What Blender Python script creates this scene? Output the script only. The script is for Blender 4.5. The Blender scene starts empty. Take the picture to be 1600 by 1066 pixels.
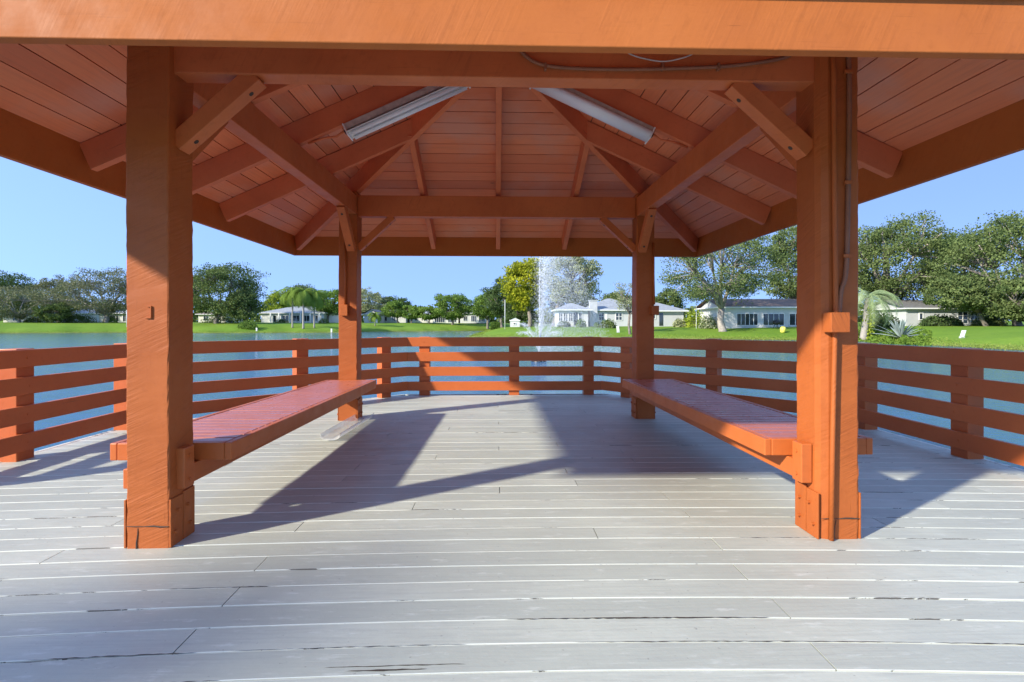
import bpy, bmesh, math, random
import numpy as np
from mathutils import Vector, Matrix
R = math.radians
random.seed(7)
rng = np.random.default_rng(11)
sc = bpy.context.scene
COL = sc.collection

# ------------------------------------------------------------------ camera
YAW = R(1.72)
CAMZ = 1.10
F = 800.0 / 1600.0 * 36.0
cd = bpy.data.cameras.new('camera')
cam = bpy.data.objects.new('camera', cd)
COL.objects.link(cam)
cam.location = (0, 0, CAMZ)
cam.rotation_euler = (R(90), 0, -YAW)
cd.lens = F
cd.sensor_width = 36
cd.shift_y = -27 / 1600
cd.clip_start = 0.05
cd.clip_end = 5000
sc.camera = cam
sc.cycles.diffuse_bounces = 8
sc.cycles.max_bounces = 12
sc.render.resolution_x = 1024
sc.render.resolution_y = 682

# ------------------------------------------------------------------ light
SUN_TRAVEL = Vector((1.608, 1.005, -1.0)).normalized()
EL = math.asin(-SUN_TRAVEL.z)
AZ = math.atan2(-SUN_TRAVEL.x, -SUN_TRAVEL.y)          # clockwise from +Y
w = bpy.data.worlds.new('World')
sc.world = w
w.use_nodes = True
nt = w.node_tree
bg = nt.nodes['Background']
SKY_LIFT = 0.68        # clear dry air: the whitish horizon band sits below the tree line
sky = nt.nodes.new('ShaderNodeTexSky')
sky.sky_type = 'NISHITA'
sky.sun_disc = False
sky.sun_elevation = EL
sky.sun_rotation = AZ
sky.altitude = 0
sky.air_density = 1.35
sky.dust_density = 0.0
sky.ozone_density = 2.5
tint = nt.nodes.new('ShaderNodeMix'); tint.data_type = 'RGBA'; tint.blend_type = 'MULTIPLY'
tint.inputs[0].default_value = 1.0; tint.inputs[7].default_value = (0.90, 0.87, 0.97, 1)
tcw = nt.nodes.new('ShaderNodeTexCoord'); mpw = nt.nodes.new('ShaderNodeMapping')
mpw.inputs['Location'].default_value = (0, 0, SKY_LIFT); nt.links.new(tcw.outputs['Generated'], mpw.inputs[0])
nt.links.new(mpw.outputs[0], sky.inputs[0])
nt.links.new(sky.outputs[0], tint.inputs[6]); nt.links.new(tint.outputs[2], bg.inputs[0])
bg.inputs[1].default_value = 0.15
sd = bpy.data.lights.new('sun', 'SUN')
sun = bpy.data.objects.new('sun', sd)
COL.objects.link(sun)
sd.energy = 2.0
sd.angle = R(1.8)
sd.color = (1.0, 0.94, 0.80)
sun.rotation_euler = SUN_TRAVEL.to_track_quat('-Z', 'Y').to_euler()
sun.location = (-20, -14, 14)
sc.view_settings.view_transform = 'Standard'
sc.view_settings.look = 'None'
sc.view_settings.exposure = 1.9
sc.view_settings.gamma = 1

CY, SY = math.cos(YAW), math.sin(YAW)
def world(xc, dc):
    return xc * CY + dc * SY, -xc * SY + dc * CY
def at(px, py, dc):
    """photo pixel + depth along the lens axis -> world point"""
    X, Y = world((px - 800) / 800 * dc, dc)
    return Vector((X, Y, CAMZ + (506 - py) / 800 * dc))
def atY(px, py, Y):
    """photo pixel on a plane of constant world Y"""
    t = (px - 800) / 800
    dc = Y / (CY - t * SY)
    return at(px, py, dc)

# ------------------------------------------------------------------ materials
def newmat(name):
    m = bpy.data.materials.new(name)
    m.use_nodes = True
    n = m.node_tree
    b = n.nodes['Principled BSDF']
    return m, n, b
def N(n, t, **kw):
    x = n.nodes.new(t)
    for k, v in kw.items():
        setattr(x, k, v)
    return x
def L(n, a, b):
    n.links.new(a, b)
def mathn(n, op, a, b=None, c=None, clamp=False):
    x = N(n, 'ShaderNodeMath', operation=op)
    x.use_clamp = clamp
    for i, v in enumerate((a, b, c)):
        if v is None: continue
        if isinstance(v, (int, float)): x.inputs[i].default_value = v
        else: L(n, v, x.inputs[i])
    return x.outputs[0]
def mixc(n, fac, a, b, blend='MIX'):
    x = N(n, 'ShaderNodeMix', data_type='RGBA', blend_type=blend)
    if isinstance(fac, (int, float)): x.inputs[0].default_value = fac
    else: L(n, fac, x.inputs[0])
    for i, v in ((6, a), (7, b)):
        if isinstance(v, tuple): x.inputs[i].default_value = (*v[:3], 1)
        else: L(n, v, x.inputs[i])
    return x.outputs[2]
def ramp(n, fac, p0, p1, c0=0.0, c1=1.0):
    x = N(n, 'ShaderNodeMapRange')
    x.inputs[1].default_value = p0; x.inputs[2].default_value = p1
    x.inputs[3].default_value = c0; x.inputs[4].default_value = c1
    L(n, fac, x.inputs[0])
    return x.outputs[0]
def noise(n, vec, scale, detail=4, rough=0.55):
    x = N(n, 'ShaderNodeTexNoise')
    x.inputs['Scale'].default_value = scale
    x.inputs['Detail'].default_value = detail
    x.inputs['Roughness'].default_value = rough
    L(n, vec, x.inputs['Vector'])
    return x.outputs['Fac']
def scaled(n, vec, s):
    x = N(n, 'ShaderNodeVectorMath', operation='MULTIPLY')
    L(n, vec, x.inputs[0]); x.inputs[1].default_value = s
    return x.outputs[0]

def paint(name, base, dark, saw=0.0, rough=0.5, grain=0.25, spec=0.35, worn=0.0, sawscale=55):
    """old brushed paint on timber; UV u runs along the grain (metres)"""
    m, n, b = newmat(name)
    uv = N(n, 'ShaderNodeUVMap').outputs[0]
    geo = N(n, 'ShaderNodeTexCoord').outputs['Object']
    blot = noise(n, geo, 2.3, 5)
    fine = noise(n, geo, 28, 4)
    f = ramp(n, blot, 0.35, 0.7)
    c = mixc(n, f, base, dark)
    c2 = mixc(n, ramp(n, fine, 0.55, 0.75, 0, 0.35), c, tuple(x * 0.8 for x in dark))
    oi = N(n, 'ShaderNodeObjectInfo').outputs['Random']
    c2 = mixc(n, ramp(n, oi, 0, 1, 0, 0.25), c2, tuple(x * 0.75 for x in base))
    g = noise(n, scaled(n, uv, (3, 60, 1)), 1.0, 6, 0.65)
    streak = ramp(n, g, 0.60, 0.72, 0, 0.3)
    c2 = mixc(n, streak, c2, tuple(x * 0.55 for x in dark))
    h = mathn(n, 'MULTIPLY', g, grain)
    lump = noise(n, geo, 42, 3, 0.5)
    h = mathn(n, 'ADD', h, mathn(n, 'MULTIPLY', lump, 0.25))
    dab = noise(n, geo, 12, 2, 0.5)
    h = mathn(n, 'ADD', h, mathn(n, 'MULTIPLY', dab, 0.35))
    if saw > 0:
        mp = N(n, 'ShaderNodeMapping'); mp.inputs['Rotation'].default_value = (0, 0, R(24))
        L(n, uv, mp.inputs[0])
        s1 = noise(n, scaled(n, mp.outputs[0], (sawscale, 3.5, 1)), 1.0, 3, 0.6)
        s2 = noise(n, scaled(n, mp.outputs[0], (sawscale * 2.3, 8, 1)), 1.0, 2, 0.6)
        swv = mathn(n, 'ADD', ramp(n, s1, 0.35, 0.65), mathn(n, 'MULTIPLY', s2, 0.5))
        area = ramp(n, noise(n, geo, 3.0, 2), 0.38, 0.62)
        sw = mathn(n, 'MULTIPLY', mathn(n, 'MULTIPLY', swv, area), saw)
        h = mathn(n, 'ADD', h, sw)
        c2 = mixc(n, mathn(n, 'MULTIPLY', ramp(n, swv, 0.2, 0.6, 0.35, 0), area), c2, tuple(x * 0.72 for x in dark))
    ck = noise(n, scaled(n, uv, (1.3, 42, 1)), 1.0, 4, 0.6)
    ckm = mathn(n, 'MULTIPLY', ramp(n, ck, 0.69, 0.715), ramp(n, noise(n, scaled(n, uv, (2, 3, 1)), 1.0, 2), 0.45, 0.6))
    c2 = mixc(n, mathn(n, 'MULTIPLY', ckm, 0.75), c2, tuple(x * 0.16 for x in dark))
    chip = ramp(n, noise(n, geo, 34, 5, 0.7), 0.735, 0.75)
    c2 = mixc(n, mathn(n, 'MULTIPLY', chip, 0.5), c2, (0.55, 0.33, 0.24))
    h = mathn(n, 'SUBTRACT', h, mathn(n, 'MULTIPLY', ckm, 1.5))
    bp = N(n, 'ShaderNodeBump')
    bp.inputs['Strength'].default_value = 0.5
    bp.inputs['Distance'].default_value = 0.004
    L(n, h, bp.inputs['Height'])
    L(n, bp.outputs[0], b.inputs['Normal'])
    if worn > 0:
        sp = noise(n, scaled(n, uv, (9, 45, 1)), 1.0, 5, 0.7)
        wm = mathn(n, 'MULTIPLY', ramp(n, sp, 0.66, 0.70), worn)
        c2 = mixc(n, wm, c2, (0.10, 0.07, 0.055))
    L(n, c2, b.inputs['Base Color'])
    r = ramp(n, noise(n, geo, 9, 4), 0.3, 0.7, rough - 0.07, rough + 0.12)
    L(n, r, b.inputs['Roughness'])
    b.inputs['Specular IOR Level'].default_value = spec
    return m

M = {}
M['post'] = paint('orange_post_paint', (0.46, 0.120, 0.026), (0.38, 0.092, 0.019), saw=0.8, rough=0.56, spec=0.3, worn=0.12, sawscale=62)
M['beam'] = paint('orange_beam_paint', (0.62, 0.172, 0.050), (0.50, 0.128, 0.036), saw=0.35, rough=0.5)
M['fascia'] = paint('orange_fascia_paint', (0.50, 0.145, 0.032), (0.44, 0.120, 0.025), saw=0.2, rough=0.66, spec=0.25)
M['rafter'] = paint('rafter_paint', (0.74, 0.215, 0.085), (0.58, 0.155, 0.062), saw=0.0, rough=0.6)
M['rail'] = paint('rail_paint', (0.56, 0.140, 0.036), (0.50, 0.115, 0.028), saw=0.0, rough=0.42, grain=0.12)
M['bench'] = paint('bench_paint', (0.56, 0.145, 0.034), (0.48, 0.118, 0.026), saw=0.0, rough=0.4, grain=0.12)
M['seat'] = paint('glossy_seat_paint', (0.52, 0.155, 0.095), (0.44, 0.125, 0.075), saw=0.0, rough=0.3, grain=0.12, spec=0.7)

def ceiling_mat():
    m, n, b = newmat('ceiling_paint')
    uv = N(n, 'ShaderNodeUVMap').outputs[0]
    at_ = N(n, 'ShaderNodeAttribute', attribute_name='tone')
    geo = N(n, 'ShaderNodeTexCoord').outputs['Object']
    g = noise(n, scaled(n, uv, (2.5, 45, 1)), 1.0, 6, 0.65)
    c = mixc(n, at_.outputs['Fac'], (0.86, 0.285, 0.125), (0.66, 0.195, 0.088))
    c = mixc(n, ramp(n, g, 0.45, 0.75, 0, 0.4), c, (0.5, 0.16, 0.09))
    bl = noise(n, geo, 1.6, 5)
    c = mixc(n, ramp(n, bl, 0.46, 0.66, 0, 0.55), c, (0.66, 0.34, 0.25))
    kn = N(n, 'ShaderNodeTexVoronoi'); kn.inputs['Scale'].default_value = 1.0
    L(n, scaled(n, uv, (1.6, 4.2, 1)), kn.inputs['Vector'])
    c = mixc(n, ramp(n, kn.outputs['Distance'], 0.03, 0.06, 0.6, 0), c, (0.16, 0.05, 0.03))
    L(n, c, b.inputs['Base Color'])
    b.inputs['Roughness'].default_value = 0.62
    b.inputs['Specular IOR Level'].default_value = 0.3
    bp = N(n, 'ShaderNodeBump'); bp.inputs['Strength'].default_value = 0.35; bp.inputs['Distance'].default_value = 0.004
    L(n, g, bp.inputs['Height']); L(n, bp.outputs[0], b.inputs['Normal'])
    return m
M['ceiling'] = ceiling_mat()

def deck_mat():
    m, n, b = newmat('grey_deck_paint')
    uv = N(n, 'ShaderNodeUVMap').outputs[0]
    sx = N(n, 'ShaderNodeSeparateXYZ'); L(n, uv, sx.inputs[0])
    tone = N(n, 'ShaderNodeAttribute', attribute_name='tone').outputs['Fac']
    geo = N(n, 'ShaderNodeTexCoord').outputs['Object']
    g = noise(n, scaled(n, geo, (3.0, 55, 1)), 1.0, 6, 0.65)
    big = noise(n, geo, 1.1, 5, 0.6)
    mid = noise(n, scaled(n, geo, (1.6, 6, 1)), 2.0, 5, 0.6)
    c = mixc(n, tone, (0.42, 0.436, 0.378), (0.515, 0.53, 0.458))
    c = mixc(n, ramp(n, big, 0.38, 0.66, 0, 0.75), c, (0.39, 0.40, 0.345))
    c = mixc(n, ramp(n, g, 0.48, 0.70, 0, 0.6), c, (0.36, 0.37, 0.335))
    c = mixc(n, ramp(n, mid, 0.60, 0.78, 0, 0.35), c, (0.66, 0.675, 0.62))
    # soft brown-grey patch on the boards in front of the right bench
    d = N(n, 'ShaderNodeVectorMath', operation='DISTANCE'); L(n, geo, d.inputs[0]); d.inputs[1].default_value = (1.15, 3.75, 0)
    dn = mathn(n, 'ADD', d.outputs['Value'], mathn(n, 'MULTIPLY', noise(n, geo, 2.2, 4), 0.9))
    c = mixc(n, ramp(n, dn, 0.45, 1.25, 0.55, 0), c, (0.25, 0.23, 0.21))
    # ridge along the board edges, its sun-caught highlight painted in as lighter colour (v = 0..1 across the board)
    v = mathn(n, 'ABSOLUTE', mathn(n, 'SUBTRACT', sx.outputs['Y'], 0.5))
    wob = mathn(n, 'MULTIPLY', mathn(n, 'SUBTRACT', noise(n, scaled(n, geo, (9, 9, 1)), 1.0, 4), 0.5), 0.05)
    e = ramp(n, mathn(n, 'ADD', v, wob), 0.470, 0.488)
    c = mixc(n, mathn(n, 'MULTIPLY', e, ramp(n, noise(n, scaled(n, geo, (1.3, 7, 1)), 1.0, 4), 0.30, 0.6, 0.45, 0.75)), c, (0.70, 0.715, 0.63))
    # flaked-off paint: long thin dark chips, mostly at the edges
    fl = noise(n, scaled(n, geo, (2.2, 30, 1)), 1.0, 7, 0.72)
    edge2 = ramp(n, v, 0.44, 0.495, 0, 0.16)
    patch = ramp(n, noise(n, scaled(n, geo, (0.7, 1.2, 1)), 1.0, 3), 0.44, 0.68, -0.09, 0.08)
    th = mathn(n, 'ADD', mathn(n, 'ADD', fl, edge2), patch)
    scuff = noise(n, scaled(n, geo, (5, 22, 1)), 1.0, 6, 0.7)
    c = mixc(n, ramp(n, scuff, 0.58, 0.68, 0, 0.5), c, (0.65, 0.665, 0.61))
    spk = noise(n, geo, 55, 2, 0.5)
    c = mixc(n, ramp(n, spk, 0.70, 0.76, 0, 0.6), c, (0.22, 0.21, 0.19))
    fm = ramp(n, th, 0.722, 0.742)
    c = mixc(n, mathn(n, 'MULTIPLY', fm, 0.9), c, (0.085, 0.075, 0.065))
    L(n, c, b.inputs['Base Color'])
    rr = ramp(n, noise(n, geo, 5, 4), 0.3, 0.7, 0.46, 0.64)
    L(n, rr, b.inputs['Roughness'])
    b.inputs['Specular IOR Level'].default_value = 0.5
    h = mathn(n, 'ADD', mathn(n, 'MULTIPLY', g, 0.5), mathn(n, 'MULTIPLY', e, 0.15))
    h = mathn(n, 'SUBTRACT', h, fm)
    h = mathn(n, 'ADD', h, mathn(n, 'MULTIPLY', noise(n, geo, 30, 3), 0.3))
    bp = N(n, 'ShaderNodeBump'); bp.inputs['Strength'].default_value = 0.7; bp.inputs['Distance'].default_value = 0.004
    L(n, h, bp.inputs['Height']); L(n, bp.outputs[0], b.inputs['Normal'])
    return m
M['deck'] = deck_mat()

def simple(name, col, rough=0.6, metal=0.0, var=0.15, vscale=8.0, spec=0.4, bump=0.0, bscale=30.0, alpha=1.0, trans=0.0):
    m, n, b = newmat(name)
    geo = N(n, 'ShaderNodeTexCoord').outputs['Object']
    nz = noise(n, geo, vscale, 5)
    c = mixc(n, ramp(n, nz, 0.3, 0.7), tuple(x * (1 - var) for x in col), tuple(min(1, x * (1 + var)) for x in col))
    L(n, c, b.inputs['Base Color'])
    b.inputs['Roughness'].default_value = rough
    b.inputs['Metallic'].default_value = metal
    b.inputs['Specular IOR Level'].default_value = spec
    b.inputs['Alpha'].default_value = alpha
    b.inputs['Transmission Weight'].default_value = trans
    if bump:
        bp = N(n, 'ShaderNodeBump'); bp.inputs['Strength'].default_value = bump; bp.inputs['Distance'].default_value = 0.01
        L(n, noise(n, geo, bscale, 4), bp.inputs['Height']); L(n, bp.outputs[0], b.inputs['Normal'])
    return m
M['under'] = simple('dark_joist_timber', (0.06, 0.045, 0.035), 0.8)
M['piling'] = simple('weathered_piling', (0.16, 0.12, 0.09), 0.85, bump=0.5)
M['shingle'] = simple('brown_shingle', (0.13, 0.10, 0.085), 0.85, var=0.35, vscale=14, bump=0.6)
M['cable'] = simple('brown_cable_sheath', (0.27, 0.105, 0.05), 0.6, bump=0.3, bscale=80)
M['white_metal'] = simple('white_enamel', (0.80, 0.80, 0.78), 0.35, var=0.05)
M['tube'] = simple('frosted_tube', (0.86, 0.88, 0.88), 0.25, var=0.02)
M['tubegrime'] = simple('yellowed_steel', (0.50, 0.46, 0.40), 0.5, var=0.2, vscale=20)
M['black'] = simple('black_plastic', (0.02, 0.02, 0.022), 0.4)
M['diffuser'] = simple('acrylic_diffuser', (0.82, 0.86, 0.88), 0.25, var=0.03, spec=0.6)
M['clear'] = simple('clear_acrylic', (0.9, 0.92, 0.93), 0.18, var=0.02, alpha=0.38)
M['wall_white'] = simple('white_stucco', (0.62, 0.62, 0.60), 0.8, var=0.10, vscale=1.0)
M['wall_grey'] = simple('grey_siding', (0.50, 0.51, 0.52), 0.8, var=0.05, vscale=1.0)
M['wall_cream'] = simple('cream_stucco', (0.70, 0.66, 0.58), 0.8, var=0.05, vscale=1.0)
M['roof_grey'] = simple('grey_roof_shingle', (0.30, 0.315, 0.33), 0.9, var=0.2, vscale=2.5)
M['roof_brown'] = simple('brown_roof_shingle', (0.21, 0.15, 0.12), 0.9, var=0.25, vscale=2.5)
M['roof_dark'] = simple('dark_roof_shingle', (0.17, 0.165, 0.16), 0.9, var=0.25, vscale=2.5)
M['trim'] = simple('white_trim', (0.80, 0.80, 0.78), 0.6, var=0.04)
M['glass'] = simple('dark_window_glass', (0.035, 0.045, 0.05), 0.06, var=0.3, vscale=0.8, spec=0.8)
M['yellow'] = simple('yellow_plastic', (0.75, 0.68, 0.12), 0.4, var=0.1)
M['bark'] = simple('grey_bark', (0.20, 0.17, 0.14), 0.9, var=0.35, vscale=3.0, bump=0.6, bscale=6)
M['bark_pale'] = simple('pale_oak_bark', (0.33, 0.29, 0.25), 0.9, var=0.3, vscale=3.0, bump=0.6, bscale=6)
M['palmbark'] = simple('palm_bark', (0.34, 0.31, 0.27), 0.9, var=0.2, vscale=6.0)

def leafmat(name, c0, c1, trans=0.35):
    m = bpy.data.materials.new(name); m.use_nodes = True
    n = m.node_tree; n.nodes.clear()
    out = N(n, 'ShaderNodeOutputMaterial')
    tone = N(n, 'ShaderNodeAttribute', attribute_name='tone').outputs['Fac']
    c = mixc(n, tone, c0, c1)
    d = N(n, 'ShaderNodeBsdfDiffuse'); t = N(n, 'ShaderNodeBsdfTranslucent'); mx = N(n, 'ShaderNodeMixShader')
    L(n, c, d.inputs[0])
    tc = mixc(n, 0.5, c, (0.25, 0.35, 0.05), 'MIX')
    L(n, tc, t.inputs[0])
    mx.inputs[0].default_value = trans
    L(n, d.outputs[0], mx.inputs[1]); L(n, t.outputs[0], mx.inputs[2])
    L(n, mx.outputs[0], out.inputs[0])
    return m
LEAF = {
 'oak': leafmat('oak_leaves', (0.064, 0.095, 0.036), (0.201, 0.251, 0.089), 0.2),
 'greyoak': leafmat('grey_oak_leaves', (0.119, 0.129, 0.073), (0.292, 0.286, 0.170), 0.15),
 'green': leafmat('fresh_green_leaves', (0.082, 0.148, 0.032), (0.238, 0.347, 0.073), 0.25),
 'lime': leafmat('lime_leaves', (0.183, 0.260, 0.032), (0.474, 0.538, 0.065), 0.3),
 'yellow': leafmat('yellow_green_leaves', (0.19, 0.23, 0.02), (0.52, 0.50, 0.04), 0.3),
 'pale': leafmat('pale_grey_green_leaves', (0.201, 0.226, 0.121), (0.474, 0.485, 0.259), 0.25),
 'dark': leafmat('dark_green_leaves', (0.040, 0.073, 0.029), (0.129, 0.182, 0.065), 0.2),
 'palm': leafmat('palm_fronds', (0.10, 0.17, 0.03), (0.26, 0.36, 0.07), 0.3),
 'datepalm': leafmat('silver_palm_fronds', (0.22, 0.30, 0.12), (0.50, 0.58, 0.32), 0.25),
 'agave': leafmat('blue_grey_agave', (0.22, 0.28, 0.26), (0.40, 0.46, 0.43), 0.1),
 'ground': leafmat('groundcover_leaves', (0.08, 0.14, 0.02), (0.20, 0.30, 0.05), 0.25),
 'reed': leafmat('dry_shore_grass', (0.14, 0.24, 0.03), (0.30, 0.34, 0.08), 0.2),
 'flower': leafmat('white_flower_shrub', (0.14, 0.20, 0.06), (0.55, 0.55, 0.40), 0.2),
}

def grass_mat():
    m, n, b = newmat('lawn')
    geo = N(n, 'ShaderNodeTexCoord').outputs['Object']
    sx = N(n, 'ShaderNodeSeparateXYZ'); L(n, geo, sx.inputs[0])
    a = noise(n, geo, 0.09, 6); f = noise(n, geo, 2.2, 6, 0.7); ff = noise(n, geo, 11, 4, 0.7)
    c = mixc(n, ramp(n, a, 0.35, 0.65), (0.135, 0.235, 0.024), (0.20, 0.30, 0.035))
    c = mixc(n, ramp(n, f, 0.35, 0.7, 0, 0.55), c, (0.085, 0.17, 0.014))
    c = mixc(n, ramp(n, ff, 0.5, 0.75, 0, 0.5), c, (0.22, 0.33, 0.05))
    zz = mathn(n, 'ADD', sx.outputs['Z'], mathn(n, 'MULTIPLY', f, 0.5))
    c = mixc(n, ramp(n, zz, -0.52, -0.15, 0.75, 0), c, (0.27, 0.27, 0.08))
    c = mixc(n, ramp(n, sx.outputs['Z'], -0.78, -0.68, 1, 0), c, (0.05, 0.045, 0.02))
    L(n, c, b.inputs['Base Color']); b.inputs['Roughness'].default_value = 0.9
    b.inputs['Specular IOR Level'].default_value = 0.1
    bp = N(n, 'ShaderNodeBump'); bp.inputs['Strength'].default_value = 0.6; bp.inputs['Distance'].default_value = 0.08
    L(n, ff, bp.inputs['Height']); L(n, bp.outputs[0], b.inputs['Normal'])
    return m
M['grass'] = grass_mat()

def water_mat():
    m, n, b = newmat('lake_water')
    geo = N(n, 'ShaderNodeTexCoord').outputs['Object']
    b.inputs['Base Color'].default_value = (0.035, 0.13, 0.25, 1)
    b.inputs['Roughness'].default_value = 0.06
    b.inputs['IOR'].default_value = 1.33
    b.inputs['Specular IOR Level'].default_value = 0.5
    n1 = noise(n, scaled(n, geo, (2.4, 5.6, 1)), 1.3, 5, 0.65)
    n2 = noise(n, scaled(n, geo, (0.35, 0.8, 1)), 1.0, 3, 0.5)
    h = mathn(n, 'ADD', mathn(n, 'MULTIPLY', n1, 0.55), n2)
    bp = N(n, 'ShaderNodeBump'); bp.inputs['Strength'].default_value = 0.55; bp.inputs['Distance'].default_value = 0.10
    L(n, h, bp.inputs['Height']); L(n, bp.outputs[0], b.inputs['Normal'])
    return m
M['water'] = water_mat()

def spray_mat(name, alpha):
    m, n, b = newmat(name)
    b.inputs['Base Color'].default_value = (0.93, 0.95, 0.97, 1)
    b.inputs['Roughness'].default_value = 0.3
    b.inputs['Alpha'].default_value = alpha
    return m
M['jet'] = spray_mat('white_water_jet', 0.75)
M['mist'] = spray_mat('fine_water_mist', 0.40)

# ------------------------------------------------------------------ object helpers
def tag(o, label=None, cat=None, group=None, kind=None):
    if label: o['label'] = label
    if cat: o['category'] = cat
    if group: o['group'] = group
    if kind: o['kind'] = kind
    return o
def empty(name, loc, label, cat, group=None):
    o = bpy.data.objects.new(name, None)
    COL.objects.link(o); o.location = loc
    o.empty_display_size = 0.2
    return tag(o, label, cat, group)
def wloc(o):
    v = Vector((0, 0, 0))
    while o is not None:
        v = v + o.location; o = o.parent
    return v
def mesh_obj(name, verts, faces, mat, parent=None, uvs=None, tone=None, smooth=False, loc=None):
    """verts are world coordinates; the object's origin goes to loc (default: the parent's origin)"""
    me = bpy.data.meshes.new(name)
    if loc is None:
        o_ = wloc(parent) if parent else Vector((0, 0, 0))
    else: o_ = Vector(loc)
    V = np.asarray([tuple(v) for v in verts], dtype=float) - np.array(o_)
    me.from_pydata(V.tolist(), [], [list(f) for f in faces])
    if uvs is not None:
        ul = me.uv_layers.new(name='UVMap')
        flat = [c for f in uvs for uv in f for c in uv]
        ul.data.foreach_set('uv', flat)
    if tone is not None:
        a = me.attributes.new('tone', 'FLOAT', 'FACE'); a.data.foreach_set('value', list(tone))
    if smooth: me.polygons.foreach_set('use_smooth', [True] * len(me.polygons))
    me.materials.append(mat); me.update()
    o = bpy.data.objects.new(name, me); COL.objects.link(o)
    if parent:
        o.parent = parent; o.location = o_ - wloc(parent)
    else: o.location = o_
    return o

class Geo:
    """collects boxes and tubes with UVs for ONE mesh"""
    def __init__(s): s.v = []; s.f = []; s.uv = []; s.t = []
    def quad(s, idx, uv, t=0.5): s.f.append(idx); s.uv.append(uv); s.t.append(t)
    def prism(s, p0, p1, side, up, wd, ht, t=0.5, cut0=None, cut1=None):
        p0 = Vector(p0); p1 = Vector(p1)
        d = (p1 - p0); ln = d.length
        side = Vector(side).normalized(); up = Vector(up).normalized()
        off = random.uniform(0, 50)
        b = len(s.v)
        cs = [(-1, -1), (1, -1), (1, 1), (-1, 1)]
        for k, p in enumerate((p0, p1)):
            for a, c in cs:
                s.v.append(p + side * a * wd / 2 + up * c * ht / 2)
        for i in range(4):
            j = (i + 1) % 4
            wv = wd if i % 2 == 0 else ht
            o2 = off + i * 0.7
            s.quad((b + i, b + j, b + 4 + j, b + 4 + i), [(off, o2), (off, o2 + wv), (off + ln, o2 + wv), (off + ln, o2)], t)
        s.quad((b + 3, b + 2, b + 1, b), [(off, off), (off, off + wd), (off + .02, off + wd), (off + .02, off)], t)
        s.quad((b + 4, b + 5, b + 6, b + 7), [(off, off), (off, off + wd), (off + .02, off + wd), (off + .02, off)], t)
    def timber(s, p0, p1, wd, ht, up=(0, 0, 1), t=0.5):
        p0 = Vector(p0); p1 = Vector(p1); d = (p1 - p0).normalized(); up = Vector(up)
        side = d.cross(up).normalized(); u2 = side.cross(d).normalized()
        s.prism(p0, p1, side, u2, wd, ht, t)
    def box(s, c, size, rz=0.0, t=0.5):
        c = Vector(c); sx, sy, sz = size
        dx = Vector((math.cos(rz), math.sin(rz), 0)); dy = Vector((-math.sin(rz), math.cos(rz), 0))
        s.prism(c - dx * sx / 2, c + dx * sx / 2, dy, (0, 0, 1), sy, sz, t)
    def poly(s, pts, t=0.5):
        b = len(s.v); s.v += [Vector(p) for p in pts]
        s.quad(tuple(range(b, b + len(pts))), [(p[0], p[1]) for p in pts], t)
    def tube(s, pts, rad, seg=8, t=0.5, cap=True):
        pts = [Vector(p) for p in pts]; n = len(pts)
        rads = rad if isinstance(rad, (list, tuple)) else [rad] * n
        b = len(s.v); prev = None; ln = 0
        for i, p in enumerate(pts):
            if i == 0: d = pts[1] - p
            elif i == n - 1: d = p - pts[i - 1]
            else: d = pts[i + 1] - pts[i - 1]
            d.normalize()
            if prev is None:
                a = Vector((0, 0, 1)) if abs(d.z) < .9 else Vector((1, 0, 0))
                x = d.cross(a).normalized()
            else: x = (prev - d * prev.dot(d)).normalized()
            prev = x; y = d.cross(x)
            for k in range(seg):
                an = 2 * math.pi * k / seg
                s.v.append(p + (x * math.cos(an) + y * math.sin(an)) * rads[i])
        for i in range(n - 1):
            l2 = ln + (pts[i + 1] - pts[i]).length
            for k in range(seg):
                k2 = (k + 1) % seg
                s.quad((b + i * seg + k, b + i * seg + k2, b + (i + 1) * seg + k2, b + (i + 1) * seg + k),
                       [(ln, k * .02), (ln, k * .02 + .02), (l2, k * .02 + .02), (l2, k * .02)], t)
            ln = l2
        if cap:
            s.quad(tuple(b + k for k in range(seg))[::-1], [(0, 0)] * seg, t)
            s.quad(tuple(b + (n - 1) * seg + k for k in range(seg)), [(0, 0)] * seg, t)
    def build(s, name, mat, parent=None, bevel=0.0, smooth=False, tone=False, loc=None):
        o = mesh_obj(name, s.v, s.f, mat, parent, s.uv, s.t if tone else None, smooth, loc)
        if bevel:
            bm = o.modifiers.new('edge', 'BEVEL'); bm.width = bevel; bm.segments = 2; bm.limit_method = 'ANGLE'; bm.angle_limit = R(40)
        return o
def one(name, mat, parent, fn, bevel=0.003, smooth=False, loc=None):
    g = Geo(); fn(g); return g.build(name, mat, parent, bevel, smooth, loc=loc)

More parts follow.
